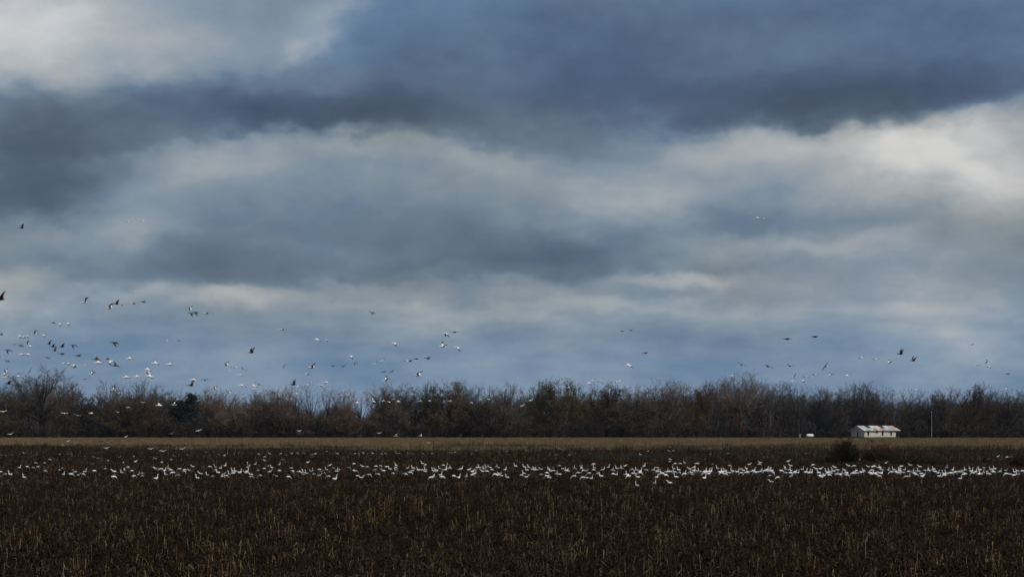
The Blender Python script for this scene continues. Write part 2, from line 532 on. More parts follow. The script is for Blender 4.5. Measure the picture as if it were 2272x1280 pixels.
def scatter(name, pts, scl, sources, label, group=None, idx=None):
    """One object: its vertices carry the clumps (geometry nodes)."""
    n = len(pts)
    me = bpy.data.meshes.new(name)
    me.vertices.add(n)
    me.vertices.foreach_set('co', np.ascontiguousarray(pts, dtype=np.float32).ravel())
    rot = np.zeros((n, 3), dtype=np.float32)
    rot[:, 2] = RNG.uniform(0, 2 * PI, n)
    rot[:, 0] = RNG.normal(0, .08, n)
    for nm, t, arr, key in (('rot', 'FLOAT_VECTOR', rot, 'vector'), ('scl', 'FLOAT_VECTOR', scl.astype(np.float32), 'vector')):
        a = me.attributes.new(nm, t, 'POINT')
        a.data.foreach_set(key, arr.ravel())
    a = me.attributes.new('pick', 'INT', 'POINT')
    a.data.foreach_set('value', (RNG.integers(0, len(sources), n) if idx is None else idx).astype(np.int32))
    o = link(name, me)
    ng = bpy.data.node_groups.new(name, 'GeometryNodeTree')
    ng.interface.new_socket('Geometry', in_out='INPUT', socket_type='NodeSocketGeometry')
    ng.interface.new_socket('Geometry', in_out='OUTPUT', socket_type='NodeSocketGeometry')
    gi, go = ng.nodes.new('NodeGroupInput'), ng.nodes.new('NodeGroupOutput')
    ip = ng.nodes.new('GeometryNodeInstanceOnPoints')
    jn = ng.nodes.new('GeometryNodeJoinGeometry')
    for s in sources:
        oi = ng.nodes.new('GeometryNodeObjectInfo')
        oi.inputs['Object'].default_value = s
        oi.inputs['As Instance'].default_value = True
        ng.links.new(oi.outputs['Geometry'], jn.inputs[0])

    def named(nm, t):
        x = ng.nodes.new('GeometryNodeInputNamedAttribute')
        x.data_type = t
        x.inputs[0].default_value = nm
        return x.outputs[0]
    e2r = ng.nodes.new('FunctionNodeEulerToRotation')
    ng.links.new(named('rot', 'FLOAT_VECTOR'), e2r.inputs[0])
    ip.inputs['Pick Instance'].default_value = True
    ng.links.new(gi.outputs[0], ip.inputs['Points'])
    ng.links.new(jn.outputs[0], ip.inputs['Instance'])
    ng.links.new(named('pick', 'INT'), ip.inputs['Instance Index'])
    ng.links.new(e2r.outputs[0], ip.inputs['Rotation'])
    ng.links.new(named('scl', 'FLOAT_VECTOR'), ip.inputs['Scale'])
    ng.links.new(ip.outputs[0], go.inputs[0])
    md = o.modifiers.new('scatter', 'NODES')
    md.node_group = ng
    return tag(o, label, kind='stuff')


def source(me):
    return bpy.data.objects.new(me.name, me)


def band(d0, d1, dens, margin=1.2):
    w = d1 * .5 * margin * 2272 / F
    n = int((d1 - d0) * 2 * w * dens)
    y = RNG.uniform(d0, d1, n)
    x = RNG.uniform(-w, w, n)
    k = np.abs(x) < y * .5 * margin * 2272 / F + 3
    return np.stack([x[k], y[k], np.zeros(k.sum())], 1)


def patch_noise(p, s, seed):
    """Cheap smooth value noise on the ground plane, 0..1."""
    r = np.random.default_rng(seed)
    ph = r.uniform(0, 2 * PI, (6, 2))
    fr = r.normal(0, 1, (6, 2)) / s
    q = sum(np.sin(p[:, 0] * fr[i, 0] + p[:, 1] * fr[i, 1] + ph[i, 0]) for i in range(6)) / 6
    return .5 + q * .8


stub_src = [source(stubble_clump(k)) for k in range(9)]
pts, scl = [], []
for (d0, d1, dens, sz, zz) in ((58, 90, 7.0, 1.0, 1.0), (90, 130, 5.0, 1.05, .95), (130, 170, 3.6, 1.15, .82), (170, 262, 2.6, 1.25, .66), (262, 415, 2.1, 1.5, 1.12)):
    p = band(d0, d1, dens)
    s = RNG.uniform(.7, 1.25, len(p)) * sz
    z = RNG.uniform(.6, 1.3, len(p)) * zz * (0.30 + .8 * patch_noise(p, 4, 3) + .6 * patch_noise(p * np.array([1, .4, 1]), 14, 4)) * np.where((p[:, 1] > 175) & (p[:, 1] < 262), np.clip(1.02 - p[:, 0] * .008, .86, 1.15), 1.0)
    pts.append(p)
    scl.append(np.stack([s, s, z], 1))
scatter('crop_stubble', np.concatenate(pts), np.concatenate(scl), stub_src, 'dark brown broken crop stalks and dead leaves covering the near field')

grass_src = [source(grass_tuft(k, M['grass'])) for k in range(4)] + [source(grass_tuft(k, M['grass_green'])) for k in range(2)]
p = band(350, 650, .62, 1.2)
edge = 352 + 34 * (patch_noise(np.stack([p[:, 0], p[:, 1] * .3], 1), 16, 11) - .5) + 26 * (patch_noise(p * np.array([1, .25, 1]), 5, 12) - .5) + np.clip((-p[:, 0] - 25) * .55, 0, 32)
p = p[RNG.random(len(p)) < np.clip((p[:, 1] - edge) / 55, 0, 1) ** .7]
s = RNG.uniform(.9, 1.5, len(p))
z = RNG.uniform(.65, 1.15, len(p)) * (.7 + .5 * patch_noise(p, 22, 5)) * np.clip(1.15 - (p[:, 1] - 400) / 380, .42, 1)
green = (((p[:, 0] > 18) & (p[:, 1] < 420 - (p[:, 0] < 60) * 25)) | ((p[:, 0] < -105) & (p[:, 1] > 560))) & (RNG.random(len(p)) < .62)
idx = np.where(green, RNG.integers(4, 6, len(p)), RNG.integers(0, 4, len(p)))
scatter('dry_grass', p, np.stack([s, s, z], 1), grass_src, 'tan dry grass standing across the far field', idx=idx)

# dark weedy strip behind the flock, right of centre and around the bushes
p = band(255, 345, .5)
k = (patch_noise(p, 14, 21) > .55) & (p[:, 0] > 10)
p = p[k]
s = RNG.uniform(.8, 1.5, len(p))
scatter('dark_weeds', p, np.stack([s, s, s * RNG.uniform(.5, 1.0, len(p))], 1), [source(weed_tuft()) for _ in range(3)], 'dark low weeds between the bushes and the geese')


p = band(300, 400, .10)
p = p[RNG.random(len(p)) < np.clip(1.6 * patch_noise(p * np.array([1, .4, 1]), 7, 33) - .55, 0, 1)]
s = RNG.uniform(.9, 1.9, len(p))
scatter('tall_weeds', p, np.stack([s, s, s * RNG.uniform(.7, 1.5, len(p))], 1), [source(weed_tuft()) for _ in range(3)], 'scattered dark weeds where the grass meets the stubble')


# ------------------------------------------------------------------ trees
def vunit(v):
    return v / (np.linalg.norm(v) + 1e-9)


ENV = {     # crown half width against height, 0..1
    'fan': lambda t: np.interp(t, [0, .12, .35, .6, .8, .93, 1], [.10, .32, .66, .94, 1, .92, .66]),
    'round': lambda t: np.interp(t, [0, .15, .4, .6, .8, .93, 1], [.30, .60, .88, 1, .97, .85, .62]),
    'tall': lambda t: np.interp(t, [0, .15, .4, .65, .85, 1], [.50, .75, .95, 1, .92, .62]),
    'thin': lambda t: np.interp(t, [0, .4, .55, .75, .9, 1], [.02, .10, .6, 1, .85, .3]),
    'leafy': lambda t: np.interp(t, [0, .12, .35, .6, .85, 1], [.55, .9, 1, .97, .80, .45]),
    'brush': lambda t: np.interp(t, [0, .15, .45, .7, .9, 1], [.5, .85, 1, .9, .6, .2]),
}


def grow_tree(seed, env, H, half, limb_n, sub, twn, twig_len, twig_w, t_lo=.1, rise=.5, leaves=0, leaf_sz=.2, trunk_r=.3, stems=1):
    """A trunk that forks into limbs reaching for points inside the crown's envelope, with branches and fine twigs."""
    rs = np.random.default_rng(seed)
    tb = MB()
    tw0, tw1, tww, lc = [], [], [], []
    fn = ENV[env]
    up = np.array([0, 0, 1.])
    lob = rs.uniform(0, 2 * PI, 3)
    for st in range(stems):
        base = np.zeros(3) if stems == 1 else np.array([*rs.normal(0, half * .22, 2), 0])
        top = np.array([base[0] * 1.8 + rs.normal(0, .3), base[1] * 1.8 + rs.normal(0, .3), H * (.82 if stems == 1 else rs.uniform(.6, .92))])
        tp = [base + (top - base) * q + np.array([*rs.normal(0, .10, 2), 0]) * (q > 0) for q in np.linspace(0, 1, 7)]
        r0 = trunk_r / math.sqrt(stems)
        tb.tube([Vector(q) for q in tp], [r0 * (1 - i / 6.5) ** 1.1 for i in range(7)], 6, 0)
        for li in range(limb_n):
            t = t_lo + (1 - t_lo) * rs.random() ** .7
            a = rs.uniform(0, 2 * PI)
            rad = half * float(fn(t)) * (.25 + .75 * rs.random() ** .6) * (1 + .22 * math.sin(a * 2 + lob[0]) + .16 * math.sin(3 * a + t * 7 + lob[1]))
            tip = np.array([math.cos(a) * rad, math.sin(a) * rad, H * t * (.97 - .13 * (rad / half) ** 2 * t) * rs.uniform(.95, 1.0)])
            q = min(t * rs.uniform(.35, .68), .92)
            i = min(int(q * 6), 5)
            p0 = tp[i] + (tp[i + 1] - tp[i]) * (q * 6 - i)
            mid = p0 + (tip - p0) * np.array([.62, .62, .36]) + rs.normal(0, .12 * half, 3) * .5
            lp = [(1 - u) ** 2 * p0 + 2 * u * (1 - u) * mid + u * u * tip for u in np.linspace(0, 1, 6)]
            L = np.linalg.norm(tip - p0)
            rl = r0 * (1 - q) ** .8 * .5 + .02
            tb.tube([Vector(x) for x in lp], [rl * (1 - i / 5.6) for i in range(6)], 4, 0)
            for bi in range(sub):
                u = (.2 + .8 * rs.random() ** .55) * 5
                i = min(int(u), 4)
                p2 = lp[i] + (lp[i + 1] - lp[i]) * (u - i)
                d2 = vunit(lp[i + 1] - lp[i]) * .7 + vunit(rs.normal(0, 1, 3)) * .8 + up * rise * .6
                L2 = rs.uniform(.06, .15) * H * (.6 + .5 * min(1, L / (.4 * H)))
                b1 = p2 + vunit(d2) * L2 * .55
                d3 = vunit(d2) + rs.normal(0, .25, 3) + up * rise * .3
                b2 = b1 + vunit(d3) * L2 * .55
                for x, y, w_ in ((p2, b1, .05), (b1, b2, .034)):
                    tw0.append(x); tw1.append(x + (y - x) * 1.2); tww.append(w_)
                for ti in range(twn):
                    k = rs.random() * 2
                    p3 = p2 + (b1 - p2) * k if k < 1 else b1 + (b2 - b1) * (k - 1)
                    e = p3 + vunit(vunit(d2) * .6 + vunit(rs.normal(0, 1, 3)) * .9 + up * rise) * twig_len * rs.uniform(.4, 1.25)
                    tw0.append(p3); tw1.append(e); tww.append(twig_w * rs.uniform(.7, 1.3))
                    if leaves and rs.random() < leaves:
                        lc.append(p3 + (e - p3) * rs.uniform(.3, 1.0))
    v, f = spikes(np.array(tw0), np.array(tw1), np.array(tww))
    parts = [(v, f, 0)]
    if lc:
        c = np.array(lc)
        lv, lf = leaf_tris(c, RNG.uniform(.6, 1.2, len(c)) * leaf_sz)
        parts.append((lv, lf, 1))
    return tb, cat(parts)


def proto(env, leafmat='tree_leaf', **kw):
    tb, (v, f, mi) = grow_tree(env=env, **kw)
    return dict(trunk=tb.mesh('trunk', [M['bark']]), crown=np_mesh('crown', v, f, [M['twig'], M[leafmat]], mi), h=float(np.percentile(v[:, 2], 99.6)), w=2 * kw['half'])


def evergreen(seed):
    rs = np.random.default_rng(seed)
    tb = MB()
    tb.tube([Vector((0, 0, z)) for z in (0, 5, 10, 14.5)], [.28, .2, .12, .03], 6, 0)
    c = []
    for i in range(150):
        z = rs.uniform(1.5, 14.5)
        rr = 4.6 * (1 - (z / 15.2) ** 2.2) * rs.uniform(.5, 1.0) + .4
        a = rs.uniform(0, 2 * PI)
        for _ in range(22):
            t = rs.uniform(.15, 1)
            c.append([math.cos(a) * rr * t + rs.normal(0, .35), math.sin(a) * rr * t + rs.normal(0, .35), z - t * rr * .12 + rs.normal(0, .25)])
    c = np.array(c)
    v, f = leaf_tris(c, RNG.uniform(.15, .38, len(c)))
    return dict(trunk=tb.mesh('trunk', [M['bark']]), crown=np_mesh('crown', v, f, [M['ever_leaf']]), h=15.0, w=8.5)


PROTO = {
    'fan': [proto('fan', seed=k, H=16, half=5.5, limb_n=40, sub=12, twn=24, twig_len=0.85, twig_w=.034, t_lo=.3, rise=.35, trunk_r=.34) for k in (1, 2, 21)],
    'round': [proto('round', seed=k, H=15, half=5, limb_n=44, sub=11, twn=24, twig_len=0.72, twig_w=.032, t_lo=.15, rise=.45, trunk_r=.28) for k in (3, 4, 22)],
    'tall': [proto('tall', seed=k, H=16, half=4.4, limb_n=44, sub=11, twn=24, twig_len=0.81, twig_w=.034, t_lo=.12, rise=.3, trunk_r=.24) for k in (5, 6, 23)],
    'thin': [proto('thin', seed=k, H=16, half=4, limb_n=14, sub=8, twn=9, twig_len=.9, twig_w=.042, t_lo=.5, rise=.5, trunk_r=.27) for k in (7, 8, 24)],
    'leafy': [proto('leafy', seed=k, H=15, half=5, limb_n=50, sub=11, twn=19, twig_len=.72, twig_w=.034, t_lo=.06, rise=.5, leaves=.5, leaf_sz=.15, trunk_r=.26) for k in (9, 10, 25)],
    'brush': [proto('brush', seed=k, H=11, half=4.5, limb_n=10, sub=9, twn=20, twig_len=.95, twig_w=.034, t_lo=.08, rise=.7, leaves=.1, leaf_sz=.16, trunk_r=.22, stems=4) for k in (11, 12, 26)],
    'ever': [evergreen(13), evergreen(14)],
}
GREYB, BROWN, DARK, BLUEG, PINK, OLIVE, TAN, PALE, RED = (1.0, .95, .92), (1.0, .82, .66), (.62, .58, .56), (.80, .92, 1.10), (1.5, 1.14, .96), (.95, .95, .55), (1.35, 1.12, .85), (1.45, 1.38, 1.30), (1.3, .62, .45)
TREES = [  # photo x of the stem, photo y of the top, crown width in photo pixels, kind, tint, distance, label
    (8, 858, 74, 'leafy', OLIVE, 668, 'olive brown leafy tree cut off by the left frame edge'),
    (48, 846, 56, 'tall', GREYB, 688, 'slender bare tree left of the tallest fan-shaped tree'),
    (90, 818, 104, 'fan', GREYB, 676, 'tallest fan-shaped bare tree at the left end of the wood'),
    (130, 842, 54, 'tall', PINK, 690, 'narrow bare tree just right of the tallest fan-shaped tree'),
    (158, 849, 46, 'round', BROWN, 694, 'small brown tree, second crown right of the tallest fan-shaped tree'),
    (196, 874, 90, 'leafy', DARK, 672, 'low dark tree in the dip right of the tallest fan-shaped tree'),
    (246, 846, 46, 'round', TAN, 690, 'pale tan tree with a small round head above dark brown trees'),
    (285, 882, 100, 'leafy', (.7, .6, .5), 662, 'broad dark brown leafy tree below the pale round-headed tree'),
    (312, 845, 64, 'round', GREYB, 700, 'bare grey tree with a wide domed crown, left of the evergreen'),
    (335, 890, 66, 'leafy', BROWN, 664, 'warm brown leafy tree left of the dark blue-green gap'),
    (349, 856, 48, 'round', BLUEG, 708, 'bluish bare tree beside the wide domed grey crown'),
    (384, 866, 50, 'tall', BLUEG, 716, 'thin feathery bare tree just left of the dark evergreen'),
    (426, 871, 66, 'ever', (1, 1, 1), 705, 'dark evergreen with a pointed top in the left of the wood'),
    (398, 886, 78, 'ever', (.85, .95, 1.3), 712, 'lower dark blue evergreen left of the pointed evergreen'),
    (464, 861, 46, 'tall', PINK, 690, 'feathery bare tree just right of the pointed evergreen'),
    (494, 868, 60, 'fan', PINK, 682, 'pinkish bare tree, second right of the pointed evergreen'),
    (512, 900, 70, 'brush', (1.5, 1.2, 1.05), 660, 'pale pinkish thicket tree hung with vines'),
    (546, 886, 50, 'brush', PINK, 664, 'pinkish thicket tree right of the vine-hung one'),
    (560, 867, 36, 'round', GREYB, 700, 'small rounded bare tree in the notch of the treeline'),
    (596, 863, 52, 'tall', PINK, 690, 'bare brown tree between treeline notch and open spindly trees'),
    (625, 859, 48, 'fan', PINK, 694, 'bare fan-shaped tree just left of the open spindly trees'),
    (655, 850, 52, 'thin', DARK, 700, 'spindly open tree, tallest at the left of the blue gap'),
    (690, 854, 44, 'thin', DARK, 706, 'spindly open tree forking low inside the blue gap'),
    (726, 857, 46, 'thin', DARK, 700, 'spindly open tree on the right side of the blue gap'),
    (760, 866, 42, 'tall', PINK, 696, 'faint bare tree between the two blue gaps in the wood'),
    (800, 867, 50, 'thin', DARK, 706, 'lone thin tree standing in the second blue gap'),
    (600, 905, 90, 'leafy', DARK, 662, 'dark brushy tree in front of the bare brown treetops'),
    (690, 912, 90, 'brush', BROWN, 662, 'brown brushy tree in front of the spindly open trees'),
    (775, 918, 80, 'brush', (1.3, .8, .65), 660, 'low reddish brown thicket tree under the second blue gap'),
    (846, 858, 56, 'tall', PINK, 684, 'brushy bare tree at the left of the grey wall of twigs'),
    (882, 852, 66, 'tall', GREYB, 680, 'tall grey brushy tree in the middle of the twig wall'),
    (922, 862, 54, 'tall', GREYB, 684, 'grey brushy tree just left of the green-topped tree'),
    (955, 850, 46, 'leafy', (.62, .80, .42), 680, 'round green-topped tree left of the broad brown tree'),
    (992, 848, 92, 'leafy', (1.05, .85, .55), 670, 'broad brown leafy tree next to the green-topped one'),
    (870, 895, 80, 'brush', GREYB, 662, 'grey thicket tree in front of the twig wall'),
    (1034, 847, 54, 'fan', BLUEG, 704, 'bluish fan-shaped bare tree right of the broad brown tree'),
    (1064, 858, 44, 'thin', BLUEG, 712, 'open bluish bare tree, second right of the broad brown tree'),
    (1092, 855, 46, 'thin', GREYB, 704, 'open bare tree with crossed upper branches near mid treeline'),
    (1122, 852, 52, 'fan', GREYB, 694, 'dark twiggy fan tree left of the olive leafy trio'),
    (1156, 860, 48, 'thin', GREYB, 700, 'open grey tree just left of the olive leafy trio'),
    (1060, 892, 90, 'leafy', DARK, 664, 'dark leafy tree in front of the bluish bare trees'),
    (1130, 896, 80, 'brush', GREYB, 664, 'grey brown thicket tree left of the olive leafy trio'),
    (1194, 848, 56, 'leafy', OLIVE, 676, 'leftmost of the olive leafy trio near mid treeline'),
    (1232, 843, 62, 'leafy', (.95, .85, .55), 672, 'tallest of the olive leafy trio near mid treeline'),
    (1268, 846, 48, 'leafy', OLIVE, 680, 'rightmost of the olive leafy trio near mid treeline'),
    (1306, 862, 46, 'tall', GREYB, 696, 'bare tree between olive leafy trio and the olive dome tree'),
    (1344, 851, 70, 'leafy', (1.0, .88, .5), 672, 'olive dome tree standing right of the leafy trio'),
    (1388, 859, 54, 'tall', GREYB, 684, 'grey bare tree just right of the olive dome tree'),
    (1428, 857, 54, 'tall', PINK, 688, 'pinkish bare tree, second right of the olive dome tree'),
    (1380, 900, 90, 'leafy', DARK, 664, 'dark leafy tree below the olive dome tree'),
    (1482, 843, 66, 'tall', PINK, 686, 'tall twiggy tree left of the yellow-leaved tree'),
    (1522, 852, 48, 'tall', GREYB, 692, 'slim grey tree just left of the yellow-leaved tree'),
    (1562, 849, 54, 'leafy', (1.6, 1.15, .60), 676, 'tree with tufts of yellow brown leaves left of the pale fan'),
    (1600, 842, 50, 'fan', PALE, 700, 'pale bare tree between yellow-leaved tree and the pale fan'),
    (1642, 828, 88, 'fan', PALE, 680, 'highest pale fan-shaped tree on the right of the wood'),
    (1678, 838, 52, 'fan', PALE, 696, 'pale bare tree just right of the highest pale fan'),
    (1708, 845, 52, 'thin', GREYB, 690, 'grey open tree, second right of the highest pale fan'),
    (1742, 849, 48, 'tall', GREYB, 694, 'grey bare tree left of the dark forked tree'),
    (1771, 849, 56, 'thin', (.6, .6, .62), 668, 'dark forked bare tree above the white gas tank'),
    (1816, 861, 60, 'tall', DARK, 690, 'dark bare tree just right of the dark forked tree'),
    (1852, 861, 56, 'tall', DARK, 684, 'dark twiggy tree left of the white house'),
    (1892, 853, 54, 'tall', DARK, 688, 'dark pointed tree above the gable of the white house'),
    (1918, 849, 44, 'tall', DARK, 694, 'tallest dark tree behind the white house'),
    (1952, 860, 54, 'tall', GREYB, 688, 'grey bare tree behind the rusty end of the house roof'),
    (1986, 872, 44, 'thin', BLUEG, 704, 'open bluish tree in the low dip right of the house'),
    (2022, 868, 50, 'round', PALE, 696, 'pale rounded bare tree right of the dip beside the house'),
    (2060, 868, 48, 'round', GREYB, 694, 'rounded bare tree above the utility pole'),
    (2098, 861, 46, 'round', (1.2, 1.0, .85), 692, 'small clustered crown just right of the utility pole'),
    (2128, 866, 44, 'round', GREYB, 698, 'small rounded bare tree left of the brown-capped tree'),
    (2157, 854, 58, 'leafy', (.72, .58, .50), 674, 'dark rounded tree with a brown cap near the right edge'),
    (2186, 858, 44, 'round', DARK, 690, 'dark bare tree just right of the brown-capped tree'),
    (2214, 866, 48, 'tall', GREYB, 694, 'grey bare tree, second right of the brown-capped tree'),
    (2244, 870, 44, 'tall', DARK, 690, 'dark bare tree beside the right frame edge'),
    (2272, 868, 46, 'tall', GREYB, 694, 'bare tree cut off by the right frame edge'),
]
for i, (px, ty, wpx, kind, tint, d, label) in enumerate(TREES):
    pr = PROTO[kind][i % len(PROTO[kind])]
    name = {'ever': 'evergreen_tree', 'leafy': 'leafy_tree', 'brush': 'thicket_tree'}.get(kind, 'bare_tree')
    e = bpy.data.objects.new(name, None)
    COL.objects.link(e)
    e.location = ((px - CX) / F * d, d, 0)
    h = CH + (HZ - ty) / F * d
    wd = wpx / F * d * 1.55
    rz = random.uniform(0, 2 * PI)
    e.rotation_euler = (0, 0, rz)
    sx = wd / pr['w']
    e.scale = (sx, sx, h / pr['h'])
    tag(e, label, 'tree', 'trees of the far wood')
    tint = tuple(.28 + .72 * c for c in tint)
    k = random.uniform(.78, 1.28)
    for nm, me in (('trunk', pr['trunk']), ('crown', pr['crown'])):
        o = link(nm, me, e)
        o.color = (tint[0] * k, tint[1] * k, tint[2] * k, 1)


# far wood behind (one mass) and undergrowth along its foot (stuff)
def wood_top(px):
    """Photo row of the top of the unresolved mass behind."""
    tt = sorted((t[0], t[1]) for t in TREES if t[1] < 876)
    base = np.interp(px, [t[0] for t in tt], [t[1] for t in tt]) + 15 + 4 * np.sin(px * .083 + 1)
    gap = np.exp(-((px - 700) / 50) ** 2) * 38 + np.exp(-((px - 806) / 24) ** 2) * 44 + np.exp(-((px - 215) / 22) ** 2) * 8
    return base + gap


n = 1700
px = RNG.uniform(-130, 2400, n)
dd = RNG.uniform(722, 815, n)
hh = (CH + (HZ - wood_top(px)) / F * dd) * RNG.uniform(.72, 1.0, n)
X = (px - CX) / F * dd
per = 150
t = RNG.random((n, per)) ** .75
ang = RNG.uniform(0, 2 * PI, (n, per))
rr = RNG.uniform(0, 2.4, (n, per)) * (1.05 - t * .6)
p0 = np.stack([X[:, None] + np.cos(ang) * rr, dd[:, None] + np.sin(ang) * rr, t * hh[:, None] * .9], -1).reshape(-1, 3)
dv = np.stack([np.cos(ang) * .7, np.sin(ang) * .7, np.full_like(ang, 1.2)], -1).reshape(-1, 3) * RNG.uniform(.6, 1.5, (n * per, 1))
wd_ = (.28 - .21 * t).reshape(-1) * RNG.uniform(.6, 1.2, n * per)
v1, f1 = spikes(p0, p0 + dv, wd_)
tp0 = np.stack([X, dd, np.zeros(n)], 1)
v2, f2 = spikes(tp0, tp0 + np.stack([RNG.normal(0, .6, n), RNG.normal(0, .6, n), hh * .95], 1), RNG.uniform(.5, .9, n))
v, f, mi = cat([(v1, f1, 0), (v2, f2, 0)])
tag(link('woodland', np_mesh('woodland', v, f, [M['wood_twig']], mi)), 'dark mass of bare woodland behind the front trees', kind='stuff')

n = 620
px = RNG.uniform(-130, 2400, n)
dd = RNG.uniform(656, 668, n)
X = (px - CX) / F * dd
hb = np.clip(RNG.normal(3.4, 1.3, n) + 1.6 * np.exp(-((px - 620) / 340) ** 2), 1.0, 7.0)
hb = np.where((px > 1760) & (px < 2110), np.minimum(hb, 2.6), hb)
dd = np.where((px > 1760) & (px < 2110), dd + 18, dd)
X = (px - CX) / F * dd
per = 60
ang = RNG.uniform(0, 2 * PI, (n, per))
sp = RNG.uniform(.1, 1, (n, per))
b0 = np.stack([X[:, None] + np.cos(ang) * .5 * sp, dd[:, None] + np.sin(ang) * .5 * sp, RNG.random((n, per)) * hb[:, None] * .6], -1).reshape(-1, 3)
b1 = b0 + np.stack([np.cos(ang) * sp * hb[:, None] * .45, np.sin(ang) * sp * hb[:, None] * .45, hb[:, None] * RNG.uniform(.15, .55, (n, per))], -1).reshape(-1, 3)
v1, f1 = spikes(b0, b1, RNG.uniform(.07, .16, n * per))
sel = RNG.random(n * per) < .7
c = b0[sel] + (b1[sel] - b0[sel]) * RNG.random((sel.sum(), 1))
v2, f2 = leaf_tris(c, RNG.uniform(.15, .42, len(c)))
v, f, mi = cat([(v1, f1, 0), (v2, f2, 1)])
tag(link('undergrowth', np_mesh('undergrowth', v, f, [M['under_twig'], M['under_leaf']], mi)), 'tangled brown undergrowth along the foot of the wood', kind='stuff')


# ------------------------------------------------------------------ bushes
def bush(name, px, top, base, wpx, leafd, tint, label, seed):
    d = gdist(base)
    rs = np.random.default_rng(seed)
    h, w = (base - top) / F * d, wpx / F * d
    e = bpy.data.objects.new(name, None)
    COL.objects.link(e)
    e.location = ((px - CX) / F * d, d, 0)
    tag(e, label, 'bush', 'bushes standing in the field')
    k = int(300 * max(1, w * h / 4))
    nl_ = 9 if w > 1.6 else 4                                   # stools of unequal height make the ragged outline
    lx, ly = rs.normal(0, w * .23, nl_), rs.normal(0, w * .16, nl_)
    lh = h * np.clip(rs.uniform(.45, 1.0, nl_) - .35 * (np.abs(lx) / (w * .5)) ** 2, .3, 1)
    lh[0], lx[0] = h, rs.normal(0, w * .06)
    li = rs.integers(0, nl_, k)
    ang = rs.uniform(0, 2 * PI, k)
    sp = np.sqrt(rs.random(k))
    b0 = np.stack([lx[li] + np.cos(ang) * sp * w * .08, ly[li] + np.sin(ang) * sp * w * .08, np.zeros(k)], 1)
    hh = lh[li] * (1.05 - .5 * sp ** 2) * rs.uniform(.35, 1.12, k)
    b1 = b0 + np.stack([np.cos(ang) * sp * w * .17, np.sin(ang) * sp * w * .17, hh], 1)
    v, f = spikes(b0, b1, rs.uniform(.03, .065, k))
    m = 4
    q0 = np.repeat(b0 + (b1 - b0) * rs.uniform(.3, .9, (k, 1)), m, 0)
    q1 = q0 + rs.normal(0, 1, (k * m, 3)) * np.array([.16, .16, .16]) * h * .5 + np.array([0, 0, h * .10])
    v2, f2 = spikes(q0, q1, rs.uniform(.015, .035, k * m))
    v, f, mi = cat([(v, f, 0), (v2, f2, 0)])
    st = link('stems', np_mesh('stems', v, f, [M['bush_twig']], mi), e)
    nl = int(k * m * leafd)
    t = rs.random((nl, 1))
    j = rs.integers(0, k * m, nl)
    c = q0[j] + (q1[j] - q0[j]) * t
    c = c[c[:, 2] > .05]
    lv, lf = leaf_tris(c, rs.uniform(.04, .12, len(c)))
    le = link('leaves', np_mesh('leaves', lv, lf, [M['bush_leaf']]), e)
    for o in (st, le):
        o.color = (*tint, 1)
    return e


bush('bush', 1872, 963, 1028, 88, 1.3, (1, 1, 1), 'larger dark green bush in the field in front of the house gable', 1)
bush('bush', 1942, 971, 1025, 92, .6, (1.25, 1.05, .85), 'thinner brown bush in the field below the house front', 2)
bush('bush', 2062, 1003, 1031, 130, 2.2, (1.0, 1.15, .8), 'low spreading green bush right of the two tall bushes', 3)
bush('bush', 2264, 997, 1034, 44, 1.0, (1.2, .9, 1.0), 'dark weedy bush at the right frame edge', 4)
bush('bush', 104, 981, 998, 18, 1.6, (1, .9, .9), 'small dark round bush in the far grass at left', 5)
bush('bush', 6, 984, 996, 30, 1.6, (1, .9, .9), 'low dark bush at the left frame edge', 6)
bush('bush', 1632, 916, 971.6, 26, 1.2, (2.3, 1.05, .9), 'dull red bush at the wood edge below the pale fan', 7)
bush('bush', 1668, 944, 971.6, 20, 1.2, (2.1, 1.0, .85), 'smaller dull red bush right of the taller red one', 8)
bush('bush', 596, 958, 971.6, 34, 1.6, (2.4, 2.0, 1.2), 'low olive bush at the wood edge left of the reddish thicket', 9)

# ------------------------------------------------------------------ house
HD = 662
hx = (1918 - CX) / F * HD
house = bpy.data.objects.new('abandoned_house', None)
COL.objects.link(house)
house.location = (hx, HD, 0)
house.rotation_euler = (0, 0, R(25))
tag(house, 'small derelict white house with a patched rusty tin roof before the wood', 'house')
HL, HW, EV, RG, Z0 = 10.9, 7.0, 2.36, 3.58, .35
WIN = [(1.3, .52, .80, 2.02), (4.34, .42, 1.42, 2.02), (6.3, .54, .80, 2.05), (9.3, .54, .84, 2.05)]
mb = MB()
TH = .14
xs = [0.0]
for (c, w_, z0, z1) in WIN:
    xs += [c - w_ / 2, c + w_ / 2]
xs.append(HL)
for i in range(len(xs) - 1):                                    # front wall in pieces round its openings
    if i % 2 == 0:
        mb.box(xs[i], xs[i + 1], 0, TH, Z0, EV)
    else:
        c, w_, z0, z1 = WIN[i // 2]
        mb.box(xs[i], xs[i + 1], 0, TH, Z0, z0)
        mb.box(xs[i], xs[i + 1], 0, TH, z1, EV)
link('front_wall', mb.mesh('front_wall', [M['wall']]), house)
mb = MB()
mb.box(0, HL, HW - TH, HW, Z0, EV)
link('back_wall', mb.mesh('back_wall', [M['wall']]), house)
DY0, DY1, DZ = 3.25, 3.95, 2.0
